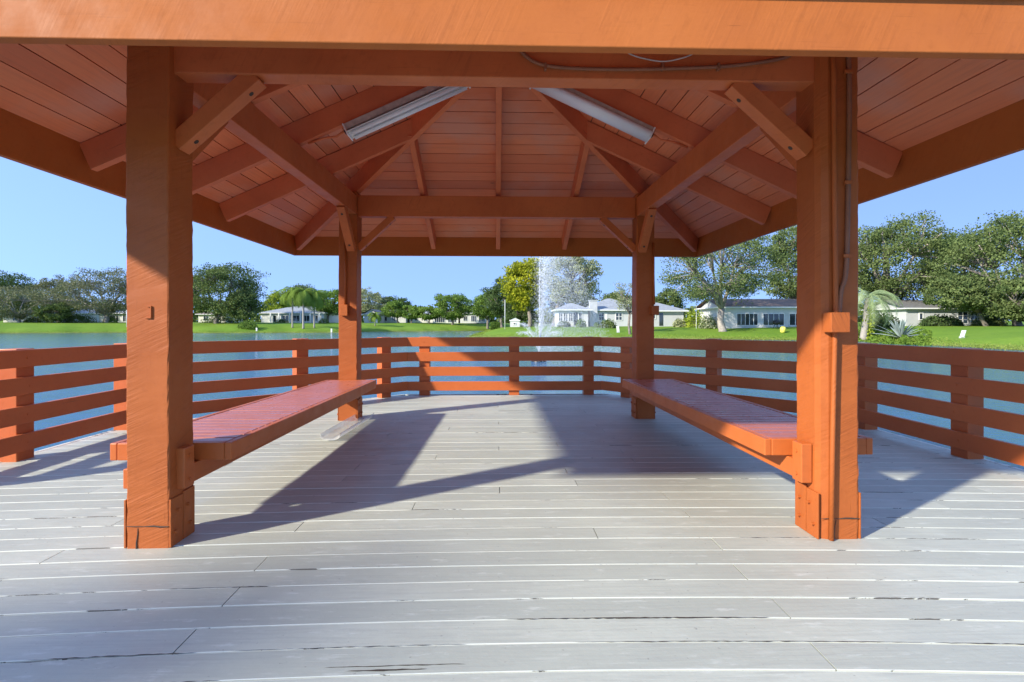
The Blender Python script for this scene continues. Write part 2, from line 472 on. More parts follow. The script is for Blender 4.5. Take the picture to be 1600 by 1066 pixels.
# ------------------------------------------------------------------ lake and land
WZ = -0.75
LAKE = np.array([(-3.3, 70), (25, 61), (39, 53.5), (36.5, 34), (40, 14), (33, -8), (10, -11), (-12, -9.5), (-24, -7.5), (-40, -12), (-75, -8), (-112, 30),
                 (-100, 97), (-76, 106), (-56, 101), (-33, 107), (-30, 116), (-8, 130), (-1.5, 134), (-2.5, 95)], dtype=float)
def lake_sd(P):
    """signed distance to the shore, positive on land"""
    P = np.asarray(P, float); n = len(LAKE)
    d = np.full(len(P), 1e9); ins = np.zeros(len(P), bool)
    for i in range(n):
        a = LAKE[i]; b = LAKE[(i + 1) % n]; e = b - a
        t = np.clip(((P - a) @ e) / (e @ e), 0, 1)
        q = P - (a + t[:, None] * e)
        d = np.minimum(d, np.hypot(q[:, 0], q[:, 1]))
        c = ((a[1] > P[:, 1]) != (b[1] > P[:, 1]))
        with np.errstate(divide='ignore', invalid='ignore'):
            xi = (b[0] - a[0]) * (P[:, 1] - a[1]) / (b[1] - a[1]) + a[0]
        ins ^= c & (P[:, 0] < xi)
    return np.where(ins, -d, d)
def ss(x, a, b):
    t = np.clip((x - a) / (b - a), 0, 1); return t * t * (3 - 2 * t)
def land_z(P):
    P = np.asarray(P, float)
    wob = 0.8 * np.sin(P[:, 0] * .35 + 1.3) * np.sin(P[:, 1] * .31) + 0.4 * np.sin(P[:, 0] * .9 + P[:, 1] * .7)
    s = lake_sd(P) + wob
    far = ss(np.hypot(P[:, 0], P[:, 1]), 92, 112) * ss(-P[:, 0], -12, 4)
    top = 0.88 + 0.55 * far
    z = WZ - 1.2 + ss(s, -6, 0.8) * 1.32
    z = z + (top - (WZ + .12)) * (1 - np.exp(-np.clip(s, 0, None) / 7.5))
    z += 0.05 * np.sin(P[:, 0] * .21) * np.cos(P[:, 1] * .17)
    z += ss(s, 40, 260) * 1.5
    return z
def gz(x, y): return float(land_z([(x, y)])[0])
na = 900
rad = [9.0]
while rad[-1] < 1800: rad.append(rad[-1] * (1.013 if rad[-1] < 190 else 1.06))
nr = len(rad)
an = np.linspace(0, 2 * np.pi, na, endpoint=False)
RR, AA = np.meshgrid(rad, an, indexing='ij')
P = np.stack([RR.ravel() * np.sin(AA.ravel()), RR.ravel() * np.cos(AA.ravel())], 1)
Z = land_z(P)
V = np.column_stack([P, Z])
ii, jj = np.meshgrid(np.arange(nr - 1), np.arange(na), indexing='ij')
ii = ii.ravel(); jj = jj.ravel(); j2 = (jj + 1) % na
Fq = np.column_stack([ii * na + jj, (ii + 1) * na + jj, (ii + 1) * na + j2, ii * na + j2])[:, ::-1]
V = np.vstack([V, [[0, 0, -2.2]]])
faces = Fq.tolist() + [[(j + 1) % na, j, len(V) - 1][::-1] for j in range(na)]
me = bpy.data.meshes.new('ground'); me.from_pydata(V.tolist(), [], faces)
me.polygons.foreach_set('use_smooth', [True] * len(me.polygons)); me.materials.append(M['grass'])
g = bpy.data.objects.new('ground', me); COL.objects.link(g); tag(g, kind='structure')
wm = mesh_obj('water', [(-200, -80, WZ), (120, -80, WZ), (120, 190, WZ), (-200, 190, WZ)], [(0, 1, 2, 3)], M['water'])
tag(wm, kind='structure')

# ------------------------------------------------------------------ deck
EDGE = [(-3.93, 3.22), (-3.93, 5.62), (-1.42, 7.99), (1.68, 7.99), (3.93, 5.50), (3.93, 3.22), (1.52, 1.20), (1.52, -11), (-1.52, -11), (-1.52, 1.20)]
def span(Y):
    xs = []
    for i in range(len(EDGE)):
        a = EDGE[i]; b = EDGE[(i + 1) % len(EDGE)]
        if (a[1] > Y) != (b[1] > Y):
            xs.append(a[0] + (b[0] - a[0]) * (Y - a[1]) / (b[1] - a[1]))
    return (min(xs), max(xs)) if len(xs) >= 2 else None
BOW = 0.032
def bowY(x, Y0): return Y0 - BOW * x * x / max(Y0, 1.5)
def end_x(Y0, sgn):
    x = 0.0
    for _ in range(12):
        s = span(min(bowY(x, Y0), 7.985))
        if s is None: return x
        x = s[1] if sgn > 0 else s[0]
    return x
def deck_boards():
    vs, fs, uvs, ts = [], [], [], []
    pitch = 0.1425; wd = 0.1388
    Y = 1.905 - 90 * 0.1425; k = 0
    cols = [-1.07, 1.08, -1.08, 1.10, 0.02, 0.52, -0.50, 0.55]
    while Y < 7.99 + 0.45:
        ya, yb = Y, Y + wd
        mid = (ya + yb) / 2
        if mid < 8.6:
            cap = 7.985
            def clipx(y, sg):
                return end_x(y, sg)
            sA = (clipx(ya, -1), clipx(ya, 1)); sB = (clipx(yb, -1), clipx(yb, 1))
            if yb > cap:      # rows whose ends bow back over the rear edge are trimmed away
                Y += pitch; k += 1; continue
            base = cols[(k - 91) % 4] if k < 95 else cols[(k * 3) % 8]
            joints = sorted([base - 3.2, base, base + 3.2 + 0.53 * (k % 2)])
            xl = min(sA[0], sB[0]); xr = max(sA[1], sB[1])
            joints = [j for j in joints if xl + .4 < j < xr - .4]
            stops = [None] + joints + [None]
            for q in range(len(stops) - 1):
                tone = random.random(); dz = random.uniform(-.0012, .0012); off = random.uniform(0, 9)
                a0 = (sA[0], sB[0]) if stops[q] is None else (stops[q] + .0022,) * 2
                a1 = (sA[1], sB[1]) if stops[q + 1] is None else (stops[q + 1] - .0022,) * 2
                nseg = max(2, int((a1[0] - a0[0]) / .22))
                prof = [(0, -.036), (0, -.0018), (.0016, -.0001), (.016, 0), (wd - .016, 0), (wd - .0016, -.0001), (wd, -.0018), (wd, -.036)]
                b = len(vs)
                for i in range(nseg + 1):
                    f = i / nseg
                    for (v, z) in prof:
                        fv = v / wd
                        x0 = a0[0] * (1 - fv) + a0[1] * fv; x1 = a1[0] * (1 - fv) + a1[1] * fv
                        x = x0 + (x1 - x0) * f
                        y = bowY(x, max(ya, -11)) + v if ya > 0.0 else ya + v
                        vs.append((x, y, z + dz))
                n8 = len(prof)
                for i in range(nseg):
                    for c in range(n8 - 1):
                        fs.append((b + i * n8 + c, b + (i + 1) * n8 + c, b + (i + 1) * n8 + c + 1, b + i * n8 + c + 1))
                        u0 = off + i * .22; u1 = u0 + .22; v0 = prof[c][0] / wd; v1 = prof[c + 1][0] / wd
                        uvs.append([(u0, v0), (u1, v0), (u1, v1), (u0, v1)]); ts.append(tone)
                for e in (0, nseg):
                    idx = tuple(b + e * n8 + c for c in range(n8))
                    fs.append(idx if e == 0 else idx[::-1]); uvs.append([(off, .2)] * n8); ts.append(tone)
        Y += pitch; k += 1
    # one trimmed board closing the rear edge
    return vs, fs, uvs, ts
vs, fs, uvs, ts = deck_boards()
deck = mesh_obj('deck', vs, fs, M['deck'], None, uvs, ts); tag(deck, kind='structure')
def split(x0, x1, Y0, wmax, mat='under'):
    n = max(6, int((x1 - x0) / .02)); v = []; f = []
    for i in range(n + 1):
        x = x0 + (x1 - x0) * i / n; y = bowY(x, Y0) - .002 + random.uniform(-.0012, .0012)
        hw = wmax * .5 * (max(0.0, math.sin(math.pi * i / n)) ** .4) * random.uniform(.25, 1)
        v += [(x, y - hw, .0016), (x, y + hw, .0016)]
    for i in range(n): f.append((2 * i, 2 * i + 2, 2 * i + 3, 2 * i + 1))
    mesh_obj('split', v, f, M[mat], deck)
for a_ in ((.03, 1.02, 1.905, .010), (-1.9, -.85, 1.62, .008), (-1.55, -1.0, 1.7625, .007), (-.9, -.1, 1.762, .004), (.25, 1.5, 1.7625, .005), (-1.4, -.95, 2.19, .005), (1.2, 1.75, 2.6175, .004),
           (-.55, -.1, 1.66, .006), (-.48, -.22, 1.64, .010), (2.35, 2.7, 3.33, .007), (2.9, 3.4, 2.90, .005), (1.5, 1.9, 1.7625, .006), (-2.6, -2.1, 2.3325, .006)): split(*a_)
g = Geo()
for i in range(len(EDGE)):
    a = Vector((*EDGE[i], 0)); b = Vector((*EDGE[(i + 1) % len(EDGE)], 0))
    d = (b - a).normalized(); nrm = Vector((-d.y, d.x, 0)) * 1.0
    g.timber(a + nrm * .022 + Vector((0, 0, -.098)), b + nrm * .022 + Vector((0, 0, -.098)), .04, .20)
g.build('rim_board', M['deck'], deck, .003)
def dark(g):
    n = len(EDGE)
    top = [(x * .985, (y - 3) * .985 + 3, -.042) for x, y in EDGE]; bot = [(x, y, -.16) for x, y, _ in top]
    g.poly(top[::-1]); g.poly(bot)
    for i in range(n): g.poly([top[i], top[(i + 1) % n], bot[(i + 1) % n], bot[i]])
one('joist_bed', M['under'], deck, dark, 0)
for (x, y) in [(-3.7, 3.4), (-3.7, 5.3), (-1.4, 7.6), (0.1, 7.6), (1.6, 7.6), (3.7, 5.3), (3.7, 3.4), (-1.4, 1.4), (1.4, 1.4), (-1.4, -4), (1.4, -4), (-1.4, -9), (1.4, -9), (0, 4.4)]:
    one('piling', M['piling'], deck, lambda g: g.tube([(x, y, -2.6), (x, y, -.17)], .11, 12), 0)

# ------------------------------------------------------------------ railing
RP = [(-3.80, 3.30), (-3.80, 5.58), (-1.37, 7.88), (1.62, 7.88), (3.80, 5.42), (3.80, 3.30)]
rail = empty('deck_railing', (0.1, 7.88, 0), 'rust red slatted railing of four horizontal boards around the grey deck', 'railing')
TOPS = [0.895, 0.668, 0.440, 0.214]
cen = Vector((0, 4.4, 0))
for i in range(len(RP) - 1):
    a = Vector((*RP[i], 0)); b = Vector((*RP[i + 1], 0)); d = (b - a).normalized()
    nin = Vector((-d.y, d.x, 0)); nin = nin if (cen - a).dot(nin) > 0 else -nin
    for k, zt in enumerate(TOPS):
        ext = 0.012 if (i + k) % 2 == 0 else -0.012
        za = zt - .07 + random.uniform(-.004, .004); zb = zt - .07 + random.uniform(-.004, .004)
        g = Geo(); nsg = 1
        g.timber(a + nin * .0 + Vector((0, 0, za)) - d * ext, b + Vector((0, 0, zb)) + d * ext * .2, .036, .14)
        g.build('rail_board', M['rail'], rail, .004)
RPOST = [(-3.80, 4.27, 0), (-3.80, 5.49, 0), (-2.52, 6.77, 1), (-1.62, 7.64, 1), (-1.11, 7.88, 2), (0.27, 7.88, 2), (1.43, 7.88, 2), (1.90, 7.57, 3), (2.80, 6.59, 3),
         (3.80, 5.28, 4), (3.80, 4.12, 4), (-3.80, 3.36, 0), (3.80, 3.36, 4)]
for (x, y, i) in RPOST:
    a = Vector((*RP[i], 0)); b = Vector((*RP[i + 1], 0)); d = (b - a).normalized()
    nin = Vector((-d.y, d.x, 0)); nin = nin if (cen - a).dot(nin) > 0 else -nin
    c = Vector((x, y, 0)); c = a + d * (c - a).dot(d) - nin * (.018 + .070)
    rz = math.atan2(d.y, d.x)
    g = Geo(); g.prism(c + Vector((0, 0, -.06)), c + Vector((0, 0, random.uniform(.895, .905))), d, nin, .158, .138)
    o = g.build('railing_post', M['rail'], rail, .005)
    for zt in TOPS:
        q = c + nin * (.070 + .036) + Vector((0, 0, zt - .07)) + d * random.uniform(-.03, .03)
        one('bolt', M['rail'], o, lambda g: g.tube([q - nin * .004, q + nin * .004], .009, 8), 0)

# ------------------------------------------------------------------ gazebo
gaz = empty('gazebo', (0.03, 4.3, 0), 'orange painted timber gazebo with four square posts and pyramid roof on the deck', 'gazebo')
PW = 0.205
def post_mesh(g, x0, y0, top, w=PW, chamfer=(), jit=.0022):
    """x0,y0 = minimum corner; loops of a chamfered square, slightly ragged edges"""
    nz = 70; corners = [(0, 0), (1, 0), (1, 1), (0, 1)]
    sec = []
    for i, (a, c) in enumerate(corners):
        ch = chamfer[i] if i < len(chamfer) else .006
        px, py = a * w, c * w
        sx = 1 if a == 0 else -1; sy = 1 if c == 0 else -1
        p1 = (px, py + sy * ch); p2 = (px + sx * ch, py)
        mid = (px + sx * ch * .3, py + sy * ch * .3)
        seq = [p1, mid, p2] if i % 2 == 0 else [p2, mid, p1]
        sec += [(q, ch) for q in seq]
    m = len(sec); b = len(g.v); ph = random.uniform(0, 9)
    per = [0]
    for i in range(m):
        (p, _), (q, _) = sec[i], sec[(i + 1) % m]
        per.append(per[-1] + math.hypot(p[0] - q[0], p[1] - q[1]))
    for k in range(nz + 1):
        z = -.004 + (top + .004) * k / nz
        wv = .0018 * math.sin(z * 2.1 + ph) + .0012 * math.sin(z * 5.3 + ph)
        for i, ((px, py), ch) in enumerate(sec):
            j = jit if i % 3 == 1 else jit * .35
            j *= .6 if ch > .02 else 1.0
            g.v.append(Vector((x0 + px + wv + random.uniform(-j, j), y0 + py + random.uniform(-j, j), z)))
    for k in range(nz):
        u0 = top * k / nz; u1 = top * (k + 1) / nz
        for i in range(m):
            i2 = (i + 1) % m
            g.quad((b + k * m + i, b + k * m + i2, b + (k + 1) * m + i2, b + (k + 1) * m + i),
                   [(u0, per[i]), (u0, per[i + 1]), (u1, per[i + 1]), (u1, per[i])])
    g.quad(tuple(b + nz * m + i for i in range(m)), [(0, 0)] * m)
FI, BI = 1.625, 1.595          # inner faces, front and rear posts
F0, B0 = 2.56, 5.86
posts = []
for nm, x0, y0, ch in (('fl', -FI - PW + .018, F0, (.006, .008, .006, .006)), ('fr', FI + .02, F0, (.045, .012, .006, .006)),
                       ('bl', -BI - PW + .01, B0, (.006, .006, .006, .006)), ('br', BI + .02, B0, (.012, .006, .006, .006))):
    w_ = PW
    g = Geo(); post_mesh(g, x0, y0, 2.60, w_, ch)
    po = g.build('post', M['post'], gaz, 0)
    posts.append((po, x0, y0))
    # painted steel plates at the foot, with bolts; a dark crack collar
    for sd_ in (-1, 1):
        xf = x0 - .006 if sd_ < 0 else x0 + w_ + .006
        for yy, hh in ((y0 + .048, .235), (y0 + .150, .245)):
            pl = one('base_plate', M['post'], po, lambda g: g.box((xf, yy, hh / 2 + .001), (.010, .096, hh)), .002)
            for zz in (.07, .17):
                dy = random.choice((-.018, 0, .018))
                one('bolt', M['post'], pl, lambda g: g.tube([(xf + sd_ * .004, yy + dy, zz), (xf + sd_ * .019, yy + dy, zz)], .0085, 8), 0)
for po, x0, y0 in posts[:2]:
    pts_ = [(x0 + f * PW, y0 - .003, .108 + random.uniform(-.003, .003)) for f in (0.0, .2, .45, .65, .8, 1.0)]
    one('crack', M['under'], po, lambda g: g.tube(pts_, [.001, .0022, .0015, .0035, .004, .002], 5), 0)
    xx_ = x0 + PW * random.uniform(.25, .4)
    pts_ = [(xx_ + random.uniform(-.006, .006), y0 - .002, z) for z in (.0, .03, .07, .1)]
    one('crack', M['under'], po, lambda g: g.tube(pts_, [.004, .003, .002, .001], 5), 0)
# centre lines
xl, xr = -FI - PW / 2, FI + .02 + PW / 2
xlb, xrb = -BI - PW / 2 + .01, BI + .02 + PW / 2
def beam(p0, p1, wd, ht, name='beam', mat='beam', bev=.005):
    return one(name, M[mat], gaz, lambda g: g.timber(p0, p1, wd, ht), bev)
HB = .215
zf, zb = 2.350 + HB / 2, 2.330 + HB / 2 + .012
beam((-FI, 2.655, zf), (FI + .02, 2.657, zf), .112, HB)
beam((-BI + .01, 5.955, zb), (BI + .02, 5.955, zb), .108, HB + .024)
beam((xl + .045, F0 + PW, zf), (xlb + .045, B0, zb), .108, HB)
beam((xr - .045, F0 + PW, zf), (xrb - .045, B0, zb), .108, HB)
# knee braces: each a timber with bolt heads in its lower face
def brace(pa, pb, wd=.088, ht=.088, up=(0, 0, 1)):
    pa = Vector(pa); pb = Vector(pb); d = (pb - pa).normalized()
    o = one('knee_brace', M['beam'], gaz, lambda g: g.timber(pa - d * .035, pb + d * .035, wd, ht), .004)
    side = d.cross(Vector(up)).normalized(); u2 = side.cross(d).normalized()
    for f in (.1 , .9):
        q = pa.lerp(pb, f) - u2 * (ht / 2)
        one('bolt', M['under'], o, lambda g: g.tube([q + u2 * .006, q - u2 * .0015], .013, 10), 0)
bz0, bz1, bl = 2.01, 2.34, .345
for s_, xin in ((1, -FI), (-1, FI + .02)):
    brace((xin + s_ * .03, 2.66, bz0 + .02), (xin + s_ * (.03 + bl), 2.66, bz1))
for s_, xin in ((1, -BI + .01), (-1, BI + .02)):
    brace((xin + s_ * .02, 5.96, bz0 - .02), (xin + s_ * (.02 + bl), 5.96, bz1 - .03), .08, .075)
for xa, s_ in ((xl + .04, 1), (xr - .04, -1)):
    brace((xa, F0 + PW + .03, bz0), (xa, F0 + PW + .03 + bl, bz1))
for xa in (xlb + .045, xrb - .045):
    brace((xa, B0 - .03, bz0 - .04), (xa, B0 - .03 - bl, bz1 - .01))
# roof geometry
CX, CYY = 0.03, 4.30
EL_, ER_, EB_, EF_ = CX - 2.77, CX + 2.77, CYY + 2.78, 1.70
ZE, ZA = 2.29, 2.29 + .462 * 2.77
ZEF = 2.25
apex = Vector((CX, CYY, ZA))
corn = {'fl': Vector((EL_, EF_, ZE)), 'fr': Vector((ER_, EF_, ZE)), 'br': Vector((ER_, EB_, ZE)), 'bl': Vector((EL_, EB_, ZE))}
def ceil_z(x, y):
    fx = abs(x - CX) / 2.77
    fy = (y - CYY) / 2.78 if y > CYY else (CYY - y) / (CYY - EF_)
    return ZA - (ZA - ZE) * max(fx, fy)
def slope(c0, c1):
    """tongue-and-groove ceiling boards running parallel to the eave"""
    g = Geo(); c0 = corn[c0]; c1 = corn[c1]
    mid = (c0 + c1) / 2; L_ = (apex - mid).length; n = int(L_ / .142)
    nrm = (c1 - c0).cross(apex - c0).normalized()
    if nrm.z < 0: nrm = -nrm
    for i in range(n):
        s0 = i / n + .0012; s1 = (i + 1) / n - .0011
        a = c0.lerp(apex, s0); b = c1.lerp(apex, s0); c = c1.lerp(apex, s1); d = c0.lerp(apex, s1)
        t = random.random(); off = random.uniform(0, 20); dz = nrm * random.uniform(0, .002)
        lo = [a + dz, b + dz, c + dz, d + dz]; hi = [p + nrm * .02 for p in lo]
        k = len(g.v); g.v += lo + hi; w_ = .14; ln = (b - a).length; ins = (ln - (c - d).length) / 2
        g.quad((k, k + 1, k + 2, k + 3), [(off, off), (off + ln, off), (off + ln - ins, off + w_), (off + ins, off + w_)], t)
        for (p, q) in ((0, 1), (2, 3)):
            g.quad((k + p, k + q, k + q + 4, k + p + 4), [(off, off), (off + ln, off), (off + ln, off + .02), (off, off + .02)], t)
        g.quad((k + 7, k + 6, k + 5, k + 4), [(off, off)] * 4, t)
    return g.build('ceiling_board', M['ceiling'], gaz, 0, tone=True)
for a, b in (('fl', 'fr'), ('fr', 'br'), ('br', 'bl'), ('bl', 'fl')): slope(a, b)
# shingled roof shell over the boards
g = Geo()
ov = .05
base = [Vector((EL_ - ov, EF_ - ov, ZE + .03)), Vector((ER_ + ov, EF_ - ov, ZE + .03)), Vector((ER_ + ov, EB_ + ov, ZE + .03)), Vector((EL_ - ov, EB_ + ov, ZE + .03))]
ap2 = apex + Vector((0, 0, .09)); ap1 = apex + Vector((0, 0, .045))
top = [p + Vector((0, 0, .03)) for p in base]
for i in range(4):
    j = (i + 1) % 4
    g.poly([top[i], top[j], ap2]); g.poly([base[j], base[i], ap1]); g.poly([base[i], base[j], top[j], top[i]])
g.build('roof', M['shingle'], gaz, 0)
# rafters
RD, RW = .185, .058
def rafter(x0, y0, x1, y1, wd=RW, dep=RD, name='rafter'):
    v = dep / 2 / math.cos(math.atan(.462)) + .002
    p0 = Vector((x0, y0, ceil_z(x0, y0) - v)); p1 = Vector((x1, y1, ceil_z(x1, y1) - v))
    return one(name, M['rafter'], gaz, lambda g: g.timber(p0, p1, wd, dep), .004)
for yy in (3.48, 4.33, 5.17):
    q = max(abs(yy - CYY) - .02, .04)
    rafter(EL_ + .03, yy, CX - q, yy); rafter(ER_ - .03, yy, CX + q, yy)
for xx in (-.86, CX - .01, .93):
    q = max(abs(xx - CX) - .02, .04)
    rafter(xx, EB_ - .03, xx, CYY + q); rafter(xx, EF_ + .03, xx, CYY - q)
for k, c in corn.items():
    d = (apex - c); p0 = c + d * .012
    v = .205 / 2 / math.cos(math.atan(.33)) + .004
    one('hip_rafter', M['rafter'], gaz, lambda g: g.timber(p0 - Vector((0, 0, v)), apex - Vector((0, 0, v)), .06, .205), .004)
# fascia boards
FT = .04
def fascia(p0, p1, zb_, zt_, outn):
    o = Vector(outn) * FT / 2
    return one('fascia', M['fascia'], gaz, lambda g: g.timber(Vector((p0[0], p0[1], (zb_ + zt_) / 2)) + o, Vector((p1[0], p1[1], (zb_ + zt_) / 2)) + o, FT, zt_ - zb_), .004)
fascia((EL_, EF_ + .001), (EL_, EB_), 2.035, 2.305, (-1, 0, 0))
fascia((ER_, EF_ + .001), (ER_, EB_), 2.035, 2.305, (1, 0, 0))
fascia((EL_ - FT, EB_), (ER_ + FT, EB_), 2.035, 2.305, (0, 1, 0))
fascia((EL_ - FT - .01, EF_), (ER_ + FT + .01, EF_), 2.002, 2.305, (0, -1, 0))
one('drip_edge', M['fascia'], gaz, lambda g: g.timber((EL_ - .06, EF_ - FT - .012, 2.245), (ER_ + .06, EF_ - FT - .012, 2.245), .022, .12), .003)

# small staple plate on the front left post
st = one('staple', M['post'], posts[0][0], lambda g: (g.box(atY(236, 488, F0 - .003), (.006, .008, .062)), g.box(atY(232, 497, F0 - .003), (.026, .008, .006)), g.box(atY(233, 479, F0 - .003), (.018, .008, .006))), .001)

# ------------------------------------------------------------------ benches
def bench(x_in_n, x_in_f, x_out_n, x_out_f, y0, y1, sgn, label):
    zt = .466; cx = (x_in_n + x_out_n) / 2
    b = empty('bench', (cx, (y0 + y1) / 2, 0), label, 'bench', 'benches between the gazebo posts')
    AH, AT = .092, .038
    def X(side, y):
        f = (y - y0) / (y1 - y0)
        return (x_in_n * (1 - f) + x_in_f * f) if side else (x_out_n * (1 - f) + x_out_f * f)
    zc = zt - AH / 2
    g = Geo()     # slats run across the bench
    pitch = .0905; n = int((y1 - y0 - 2 * AT - .006) / pitch)
    ya = y0 + AT + .005
    for i in range(n + 1):
        y = ya + i * pitch; wd = min(.0822, y1 - AT - .005 - y)
        if wd < .02: break
        yc = y + wd / 2
        xi = X(1, yc) + sgn * (AT + .005); xo = X(0, yc) - sgn * (AT + .005)
        zz = zt - .018 + random.uniform(-.0012, .0004)
        g.prism((xi, yc, zz), (xo, yc, zz), (0, 1, 0), (0, 0, 1), wd, .034)
    g.build('seat', M['seat'], b, .006)
    for side in (1, 0):
        s2 = sgn if side else -sgn
        one('apron', M['bench'], b, lambda g: g.timber((X(side, y0) + s2 * AT / 2, y0 + .0, zc), (X(side, y1) + s2 * AT / 2, y1, zc), AT, AH), .005)
    for yy in (y0 + AT / 2 - .001, y1 - AT / 2 + .001):
        xi, xo = X(1, yy) + sgn * (AT + .001), X(0, yy) - sgn * (AT + .001)
        one('apron', M['bench'], b, lambda g: g.timber((xi, yy, zc), (xo, yy, zc), AT, AH), .005)
    one('bearer', M['bench'], b, lambda g: g.timber(((x_in_n + x_out_n) / 2 + sgn * .05, y0 + .1, zt - .075), ((x_in_f + x_out_f) / 2 + sgn * .05, y1 - .1, zt - .075), .06, .09), .003)
    # ledgers bolted to the post faces, and the end blocks
    pin_n = -sgn * -1
    for xp, s3 in ((sgn * (FI + (.02 if sgn > 0 else 0)), -sgn), (sgn * (FI + PW + (.02 if sgn > 0 else 0)), sgn)):
        xq = sgn * (BI + (.02 if sgn > 0 else -.01)) if s3 == -sgn else sgn * (BI + PW + (.02 if sgn > 0 else -.01))
        one('ledger', M['bench'], b, lambda g: g.timber((xp + s3 * .021, F0 + .06, .272 + .05), (xq + s3 * .021, B0 + .15, .272 + .05), .038, .102 - .003), .004)
        if s3 == sgn: continue
        bo = one('end_block', M['bench'], b, lambda g: g.box((xp + s3 * .031, F0 + .10, .372 - .0), (.058, .085, .205)), .005)
        for zz in (.31, .43): one('bolt', M['bench'], bo, lambda g: g.tube([(xp + s3 * .055, F0 + .10, zz), (xp + s3 * .066, F0 + .10, zz)], .009, 8), 0)
    return b
bench(-1.415, -1.36, -2.05, -1.92, 2.775, 5.84, -1, 'left bench with red slatted seat, near the clear trough lying on the deck')
bench(1.475, 1.44, 2.085, 2.03, 2.775, 5.84, 1, 'right bench of violet tinged slats beside the post that carries the conduit')

# ------------------------------------------------------------------ light fittings
def fixture(sgn, label, covered):
    y = 4.33; xa, xb = sgn * 1.30 + CX, sgn * .30 + CX
    v = RD / math.cos(math.atan(.462)) + .012
    pa = Vector((xa, y, ceil_z(xa, y) - v)); pb = Vector((xb, y, ceil_z(xb, y) - v))
    d = (pb - pa).normalized(); sdv = Vector((0, 1, 0)); dn = d.cross(sdv).normalized()
    if dn.z > 0: dn = -dn
    e = empty('light_fixture', (pa + pb) / 2, label, 'light fixture', 'strip lights under the rafters')
    def P(u, s, t): return pa + d * u + sdv * s + dn * t
    ln = (pb - pa).length
    one('housing', M['tubegrime'], e, lambda g: g.prism(P(0, 0, .026), P(ln, 0, .026), sdv, dn, .115, .052), .004)
    if not covered:
        def refl(g):
            for s_ in (-1, 1):
                g.prism(P(.0, s_ * .05, .070), P(ln, s_ * .05, .070), (sdv + dn * .35 * s_).normalized(), (dn - sdv * .35 * s_).normalized(), .075, .006)
            g.prism(P(.0, 0, .066), P(ln, 0, .066), sdv, dn, .05, .028)
        one('reflector', M['white_metal'], e, refl, .001)
        for s_ in (-1, 1):
            one('tube', M['tube'], e, lambda g: g.tube([P(.03, s_ * .05, .098), P(ln - .03, s_ * .05, .098)], .0165, 14), 0, True)
    else:
        def wrap(g):
            k = len(g.v); prof = []
            for i in range(13):
                a = math.pi * i / 12
                prof.append((.083 * math.cos(a), .048 + .058 * math.sin(a) ** .6 if 0 < i < 12 else .048))
            for u in (0, ln):
                for (s_, t) in prof: g.v.append(P(u, s_, t))
            m = len(prof)
            for i in range(m - 1): g.quad((k + i, k + i + 1, k + m + i + 1, k + m + i), [(0, 0)] * 4)
            g.quad(tuple(k + i for i in range(m))[::-1], [(0, 0)] * m); g.quad(tuple(k + m + i for i in range(m)), [(0, 0)] * m)
            g.quad((k, k + m, k + 2 * m - 1, k + m - 1), [(0, 0)] * 4)
        one('diffuser', M['diffuser'], e, wrap, 0, True)
    for u in (.0, ln):
        one('end_cap', M['white_metal'], e, lambda g: g.prism(P(u - .006, 0, .055), P(u + .006, 0, .055), sdv, dn, .16, .10), .003)
    one('socket', M['black'], e, lambda g: g.prism(P(-.02, -.03, .06), P(-.008, -.03, .06), sdv, dn, .03, .03), .002)
    for u in (.06, .36, .70, 1.0): one('clip', M['tubegrime'], e, lambda g: g.prism(P(u, -.066, .04), P(u + .02, -.066, .04), sdv, dn, .014, .03), .001)
    pc = [P(-.01, .0, .03), P(-.10, .01, .045), P(-.2, .02, .01), P(-.34, .02, -.004)]
    one('cord', M['rafter'], e, lambda g: g.tube(pc, .010, 8), 0, True)
fixture(-1, 'left strip light with two bare white tubes and no cover under the rafter', False)
fixture(1, 'right strip light with a white wraparound cover under the rafter', True)
# fallen acrylic cover lying on the deck by the rear left post
a0 = at(516, 690, 880 / 184.); a1 = at(572, 655, 880 / 149.)
a0.z = 0; a1.z = 0
dv = (a1 - a0).normalized(); sv = Vector((dv.y, -dv.x, 0))
g = Geo(); prof = []
for i in range(15):
    an_ = math.pi * (i / 14); prof.append((.095 * math.cos(an_), .075 - .065 * math.sin(an_) ** .55 if 0 < i < 14 else .075))
for q in (a0, a1):
    for s_, t in prof: g.v.append(q + sv * s_ + Vector((0, 0, t)))
for i in range(14): g.quad((i, i + 1, 15 + i + 1, 15 + i), [(0, 0)] * 4)
cov = g.build('light_cover', M['clear'], None, 0, True, loc=(a0 + a1) / 2)
sm = cov.modifiers.new('thick', 'SOLIDIFY'); sm.thickness = .003
tag(cov, 'clear acrylic trough lying on the grey deck by the rear left post', 'light cover')

